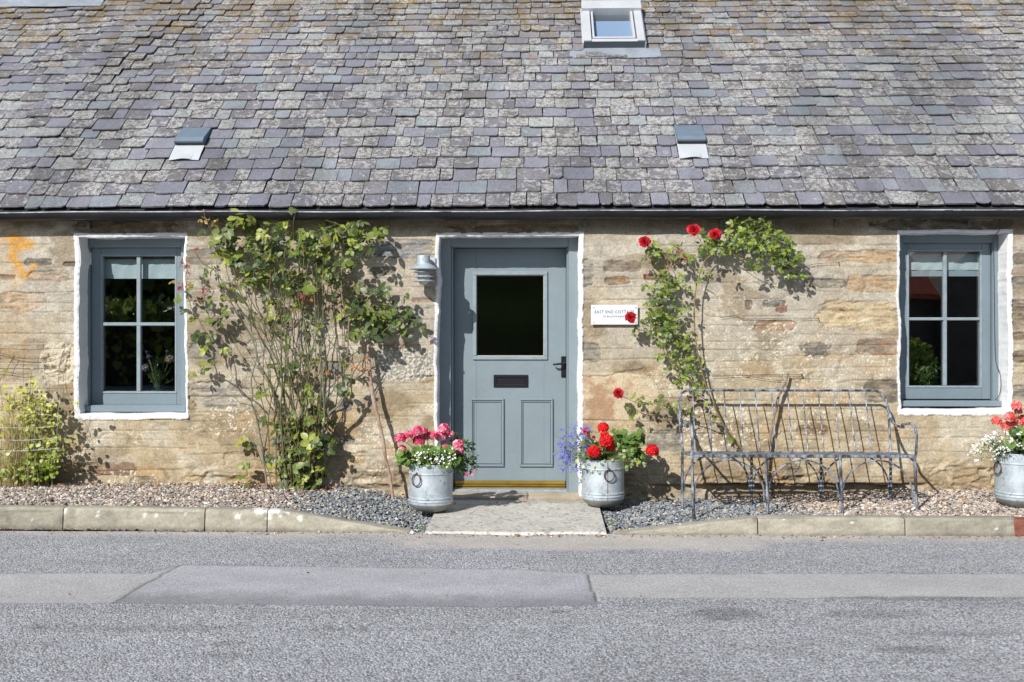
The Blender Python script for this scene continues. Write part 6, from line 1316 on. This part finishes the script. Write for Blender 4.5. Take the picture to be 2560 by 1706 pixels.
al_ = thing('white_alyssum', (cx3-.1, cy3-.1, .44), 'mound of white flowers spilling left from the planter at the right edge', 'bedding plant')
lf, fl_, st = MB(), MB(), MB()
cen = zm((2380, 960), 3.92, [(430, 490), (340, 520), (390, 540), (280, 590), (430, 570), (300, 550), (220, 620), (250, 660), (190, 675), (240, 750), (380, 635), (440, 680), (500, 630), (535, 645), (510, 680), (410, 725), (490, 545), (540, 490), (650, 490), (580, 545), (330, 560), (400, 500), (470, 620), (640, 600), (690, 640)])
fp = []
for u, v in cen:
    c = np.array(P(u, v, cy3-.15+rs.uniform(-.05, .1))); fl_ = MB(); florets(fl_, np.array([c+rs.normal(0, .009, 3) for _ in range(8)]), .0068, 4, (.88, .88, .86), rs); fl_.build('flower_cluster', M['petal'], al_, smooth=True, sharp=0); w_ = smooth_path([base3+np.array((-.1, -.03, -.01)), (base3+np.array((-.1, 0, .03))+c)/2, c], 4); st.tube(w_, .001, 4, (.14, .18, .06), caps=False); small_leaves(lf, np.concatenate([w_[2:]+rs.normal(0, .014, w_[2:].shape) for _ in range(4)]), .014, GL*.8, rs, .4)
lf.build('foliage', M['leaf'], al_, smooth=True, sharp=0); st.build('stems', M['stem'], al_)
# bricks under it
b = MB(); p = G(2505, 1328, .0); b.box(p[0], p[0]+.215, KY(p[0])-.0, KY(p[0])+.105, .0, .105, .006); tag(b.build('brick', M['brick']), 'red-brown brick standing at the end of the kerb', 'brick')
b = MB(); x_ = G(2478, 1262, .07)[0]; b.box(x_, x_+.36, cy3-.12, cy3-.0, .02, .072, .005); tag(b.build('brick', M['brick']), 'flat red brick under the rightmost planter', 'brick')
b = MB(); b.box(x_-.07, x_+.4, cy3+.003, cy3+.16, .03, .076, .004); b.box(x_+.02, x_+.4, cy3-.125, cy3-.02, .0725, .0795, .002); tag(b.build('stone_tile', M['concrete']), 'grey stone tile between the brick and the rightmost planter', 'tile')

# ================================================================ BEHIND THE PANES
vx, vy, vz = P(393, 970, .38)[0], .38, gb_l-.035
vase = MB(); vase.lathe([(0, .002), (.032, .004), (.045, .03), (.046, .06), (.034, .09), (.027, .105), (.032, .12)], (vx, vy, vz), 28); va = vase.build('glass_vase', M['clear'], smooth=True); tag(va, 'small round glass vase on the sill inside the left window', 'vase')
bq = thing('flower_bouquet', (vx, vy, vz), 'loose bunch of pink and purple flowers in the vase inside the left window', 'flowers'); lf, st = MB(), MB()
for u, v, r, cs in [(363, 921, 12, [(.75, .6, .6), (.45, .3, .6)]), (425, 899, 13, [(.8, .55, .5), (.85, .7, .6)]), (372, 893, 7, [(.2, .15, .5)]), (366, 880, 4, [(.2, .15, .5)]), (418, 879, 5, [(.2, .18, .4)])]:
    c = np.array(P(u, v, .37)); head('flower_head', c, r/322, np.array(cs)*.45, bq, rs, 24); stalk(st, np.array((vx, vy, vz+.02)), c, .0016)  # bunch colours darkened in place of the dimmer light behind glass
for _ in range(26):
    c = np.array(P(rs.uniform(358, 436), rs.uniform(885, 960), .38)); w_ = smooth_path([np.array((vx, vy, vz+.06)), c], 5); st.tube(w_, .001, 4, (.1, .14, .05)); small_leaves(lf, w_[1:]+rs.normal(0, .01, w_[1:].shape), .018, GL*.35, rs, .4)
lf.build('foliage', M['leaf'], bq, smooth=True, sharp=0); st.build('stems', M['stem'], bq)
hp = thing('house_plant', (P(2315, 0, .40)[0], .40, gb_r-.035), 'leafy green house plant on the sill inside the right window', 'house plant'); lf, st = MB(), MB(); b0 = np.array((P(2315, 0, .4)[0], .40, gb_r-.03))
for _ in range(26):
    c = np.array(P(rs.uniform(2278, 2352), rs.uniform(905, 955), .38)); w_ = smooth_path([b0, (b0+c)/2+np.array((0, 0, .03)), c], 3); st.tube(w_, .0012, 4, (.1, .14, .05)); small_leaves(lf, w_[1:]+rs.normal(0, .01, w_[1:].shape), .035, GL*.28, rs, .5)  # leaf colour darkened so the plant looks dimly lit indoors
lf.build('foliage', M['leaf'], hp, smooth=True, sharp=0); st.build('stems', M['stem'], hp)

# ================================================================ GROUND SCATTER: litter and weeds
rs = np.random.RandomState(77); mb = MB(); pts = []
for (x0, x1, n) in [(-2.2, -1.5, 150), (-4.2, -3.2, 90), (-3.2, -2.2, 40), (.9, 2.6, 60), (2.3, 3.6, 26), (-1.5, -1.0, 16)]:
    for _ in range(n): x = rs.uniform(x0, x1); y = -abs(rs.normal(0, .1))-.05; pts.append((x, y, float(gh(x, y))+.012+rs.rand()*.01))
pts = np.array(pts); n = len(pts); leaf_batch(mb, pts, unit(rs.normal(0, 1, (n, 3))*np.array((1, 1, .3))), unit(np.array((0, -.3, 1))+rs.normal(0, .4, (n, 3))), np.full(n, .026)*rs.uniform(.6, 1.4, n), .6, np.array([(.30, .12, .05), (.22, .11, .06), (.35, .2, .1), (.16, .09, .05)])[rs.randint(0, 4, n)], .4, .3)
tag(mb.build('leaf_litter', M['leaf'], smooth=True, sharp=0), 'brown and orange dry leaves along the foot of the wall', 'dead leaves', kind='stuff')
for (u, v, lab) in [(1083, 1281, 'tiny bright weed leaf under the left planter'), (757, 1246, 'small weed at the foot of the big rose'), (590, 1243, 'low green weed left of the big rose base'), (1532, 1306, 'tiny weed in the gravel corner right of the slab'), (1052, 1322, 'tiny grass tuft at the left edge of the slab')]:
    p = np.array(G(u, v, float(.02))); p[1] = min(p[1], -.08); p[2] = max(.012, float(gh(p[0], p[1]))); k = 9; mb = MB(); ph = rs.uniform(0, 6.28, k)
    leaf_batch(mb, np.repeat([p], k, 0), np.stack([np.cos(ph), np.sin(ph), rs.uniform(.4, 1.4, k)], -1), np.stack([-np.cos(ph), -np.sin(ph), np.ones(k)], -1), np.full(k, .034)*rs.uniform(.6, 1.2, k), .4, np.repeat([(.2, .3, .05)], k, 0)*rs.uniform(.7, 1.2, (k, 1)))
    tag(mb.build('weed', M['leaf'], smooth=True, sharp=0), lab, 'weed', 'small weeds in the gravel')
mb = MB(); p = [G(u, v, .02) for u, v in ((1312, 1254), (1339, 1255), (1240, 1255), (1136, 1257), (1375, 1240))]
p = np.array([(a[0], max(a[1], -.3)-.02, .018) for a in p]); n = 5; leaf_batch(mb, p, unit(rs.normal(0, 1, (n, 3))*np.array((1, 1, .2))), unit(np.array((0, -.4, 1))+rs.normal(0, .2, (n, 3))), np.full(n, .018), .9, np.repeat(ROSER[:1], n, 0)); tag(mb.build('fallen_petals', M['petal'], smooth=True, sharp=0), 'few red petals fallen at the foot of the doorstep', 'petals', kind='stuff')

# ================================================================ ACROSS THE ROAD (seen mirrored in the panes)
def clumps(mb, fn, n, L, cols, rs):
    p = fn(n); leaf_batch(mb, p, unit(rs.normal(0, 1, (n, 3))), unit(rs.normal(0, 1, (n, 3))+np.array((0, .4, .8))), L*np.exp(rs.normal(0, .3, n)), .8, cols[rs.randint(0, len(cols), n)]*rs.uniform(.7, 1.3, (n, 1)), .2, .1)
HG = np.array([(.17, .24, .05), (.24, .32, .06), (.28, .36, .07)])
hd_ = thing('hedge', (-4, -15.5, 0), 'clipped green hedge across the road, mirrored in door and left window', 'hedge'); mb = MB()
clumps(mb, lambda n: np.stack([rs.uniform(-16, 5.5, n), -15.5+rs.uniform(-.7, .7, n), rs.rand(n)**.7*(1.75+.35*fbm(rs.uniform(0, 9, n), 0*np.ones(n), 2, 4))], -1), 15000, .16, HG, rs); mb.build('foliage', M['leaf'], hd_, smooth=True, sharp=0)
mb = MB(); mb.box(-16, 5.5, -15.9, -15.1, -.1, 1.5); mb.build('twig_core', M['soil'], hd_)
for i, (tx, ty, th_, lab) in enumerate([(-19, -24, 7, 'tree across the road, far left of the group'), (-11.5, -22, 6.5, 'round tree behind the hedge across the road'), (-1.3, -20, 7, 'tall tree behind the hedge opposite the door'), (2.5, -22, 6.5, 'tree behind the end of the hedge'), (19, -23, 7, 'tree behind the red-roofed house')]):
    t = thing('tree', (tx, ty, 0), lab, 'tree', 'trees across the road'); mb = MB(); mb.tube(smooth_path([(tx, ty, -.2), (tx+.1, ty, th_*.3), (tx, ty+.1, th_*.7)], 4), [.28, .08], 9, (.12, .09, .06))
    for k in range(6): a = k*1.05; mb.tube(smooth_path([(tx+.05, ty, th_*.3+k*.2), (tx+math.cos(a)*1.2, ty+math.sin(a)*1.2, th_*.5+k*.2)], 2), [.1, .03], 6, (.12, .09, .06))
    mb.build('trunk', M['stem'], t, smooth=True); mb = MB()
    def crown(n):
        cen = np.array([(tx+rs.normal(0, 1.3), ty+rs.normal(0, 1.3), th_*.55+rs.normal(0, 1.1)) for _ in range(26)]); q = cen[rs.randint(0, 26, n)]; d = unit(rs.normal(0, 1, (n, 3))); p = q+d*rs.uniform(.5, 1.2, (n, 1)); p[:, 2] = np.clip(p[:, 2], .8, None); return p
    clumps(mb, crown, 8000, .32, HG*.8, rs); mb.build('crown', M['leaf'], t, smooth=True, sharp=0)
hs = thing('opposite_house', (9, -18, 0), 'low stone house with red roof across the road, mirrored in the right window', 'house')
mb = MB(); mb.box(5.6, 13.5, -21, -17, -.1, 2.15); mb.build('wall', mat('opposite_stone', (.14, .12, .10), .9, layers=((3, .7, 1.3, 5),)), hs)
mb = MB(); y0, y1, ym = -16.7, -21.3, -19.0
mb.add([(5.4, y0, 2.05), (9.9, y0, 2.05), (9.9, ym, 3.4), (5.4, ym, 3.4), (5.4, y1, 2.05), (9.9, y1, 2.05), (5.4, y0, 2.17), (9.9, y0, 2.17), (9.9, ym, 3.55), (5.4, ym, 3.55), (5.4, y1, 2.17), (9.9, y1, 2.17)], [(0, 1, 2, 3), (3, 2, 5, 4), (6, 9, 8, 7), (9, 10, 11, 8), (0, 6, 7, 1), (4, 5, 11, 10), (0, 3, 9, 6), (3, 4, 10, 9), (1, 7, 8, 2), (2, 8, 11, 5)])
mb.build('roof', mat('red_pantiles', (.55, .13, .07), .8, layers=((9, .7, 1.3, 5, (1, .3, 1)),)), hs)
mb = MB(); mb.add([(9.9, -16.5, -.1), (14.4, -16.5, -.1), (14.4, -16.5, 2.6), (12.2, -16.5, 4.9), (9.9, -16.5, 2.6), (9.9, -21, -.1), (14.4, -21, -.1), (14.4, -21, 2.6), (12.2, -21, 4.9), (9.9, -21, 2.6)], [(0, 1, 2, 3, 4), (5, 9, 8, 7, 6), (0, 4, 9, 5), (1, 6, 7, 2), (2, 7, 8, 3), (3, 8, 9, 4)]); mb.build('gable_wing', bpy.data.materials['opposite_stone'], hs)
for xw in (7.0, 8.6):
    mb = MB(); mb.box(xw-.42, xw+.42, -17.0, -16.94, .85, 1.85, .01); f_ = mb.build('window', M['plaque'], hs); mb = MB(); mb.box(xw-.33, xw-.02, -16.939, -16.93, .94, 1.76); mb.box(xw+.02, xw+.33, -16.939, -16.93, .94, 1.76); mb.build('pane', mat('dark_pane', (.03, .035, .04), .1) if 'dark_pane' not in bpy.data.materials else bpy.data.materials['dark_pane'], f_)
bs_ = thing('round_bush', (9.6, -13.5, 0), 'rounded yellow-green bush across the road, mirrored in the right window', 'bush'); mb = MB()
clumps(mb, lambda n: np.array((7.75, -13.5, .45))+unit(rs.normal(0, 1, (n, 3)))*rs.uniform(.4, .75, (n, 1)), 2500, .09, HG*1.3, rs); mb.build('foliage', M['leaf'], bs_, smooth=True, sharp=0)
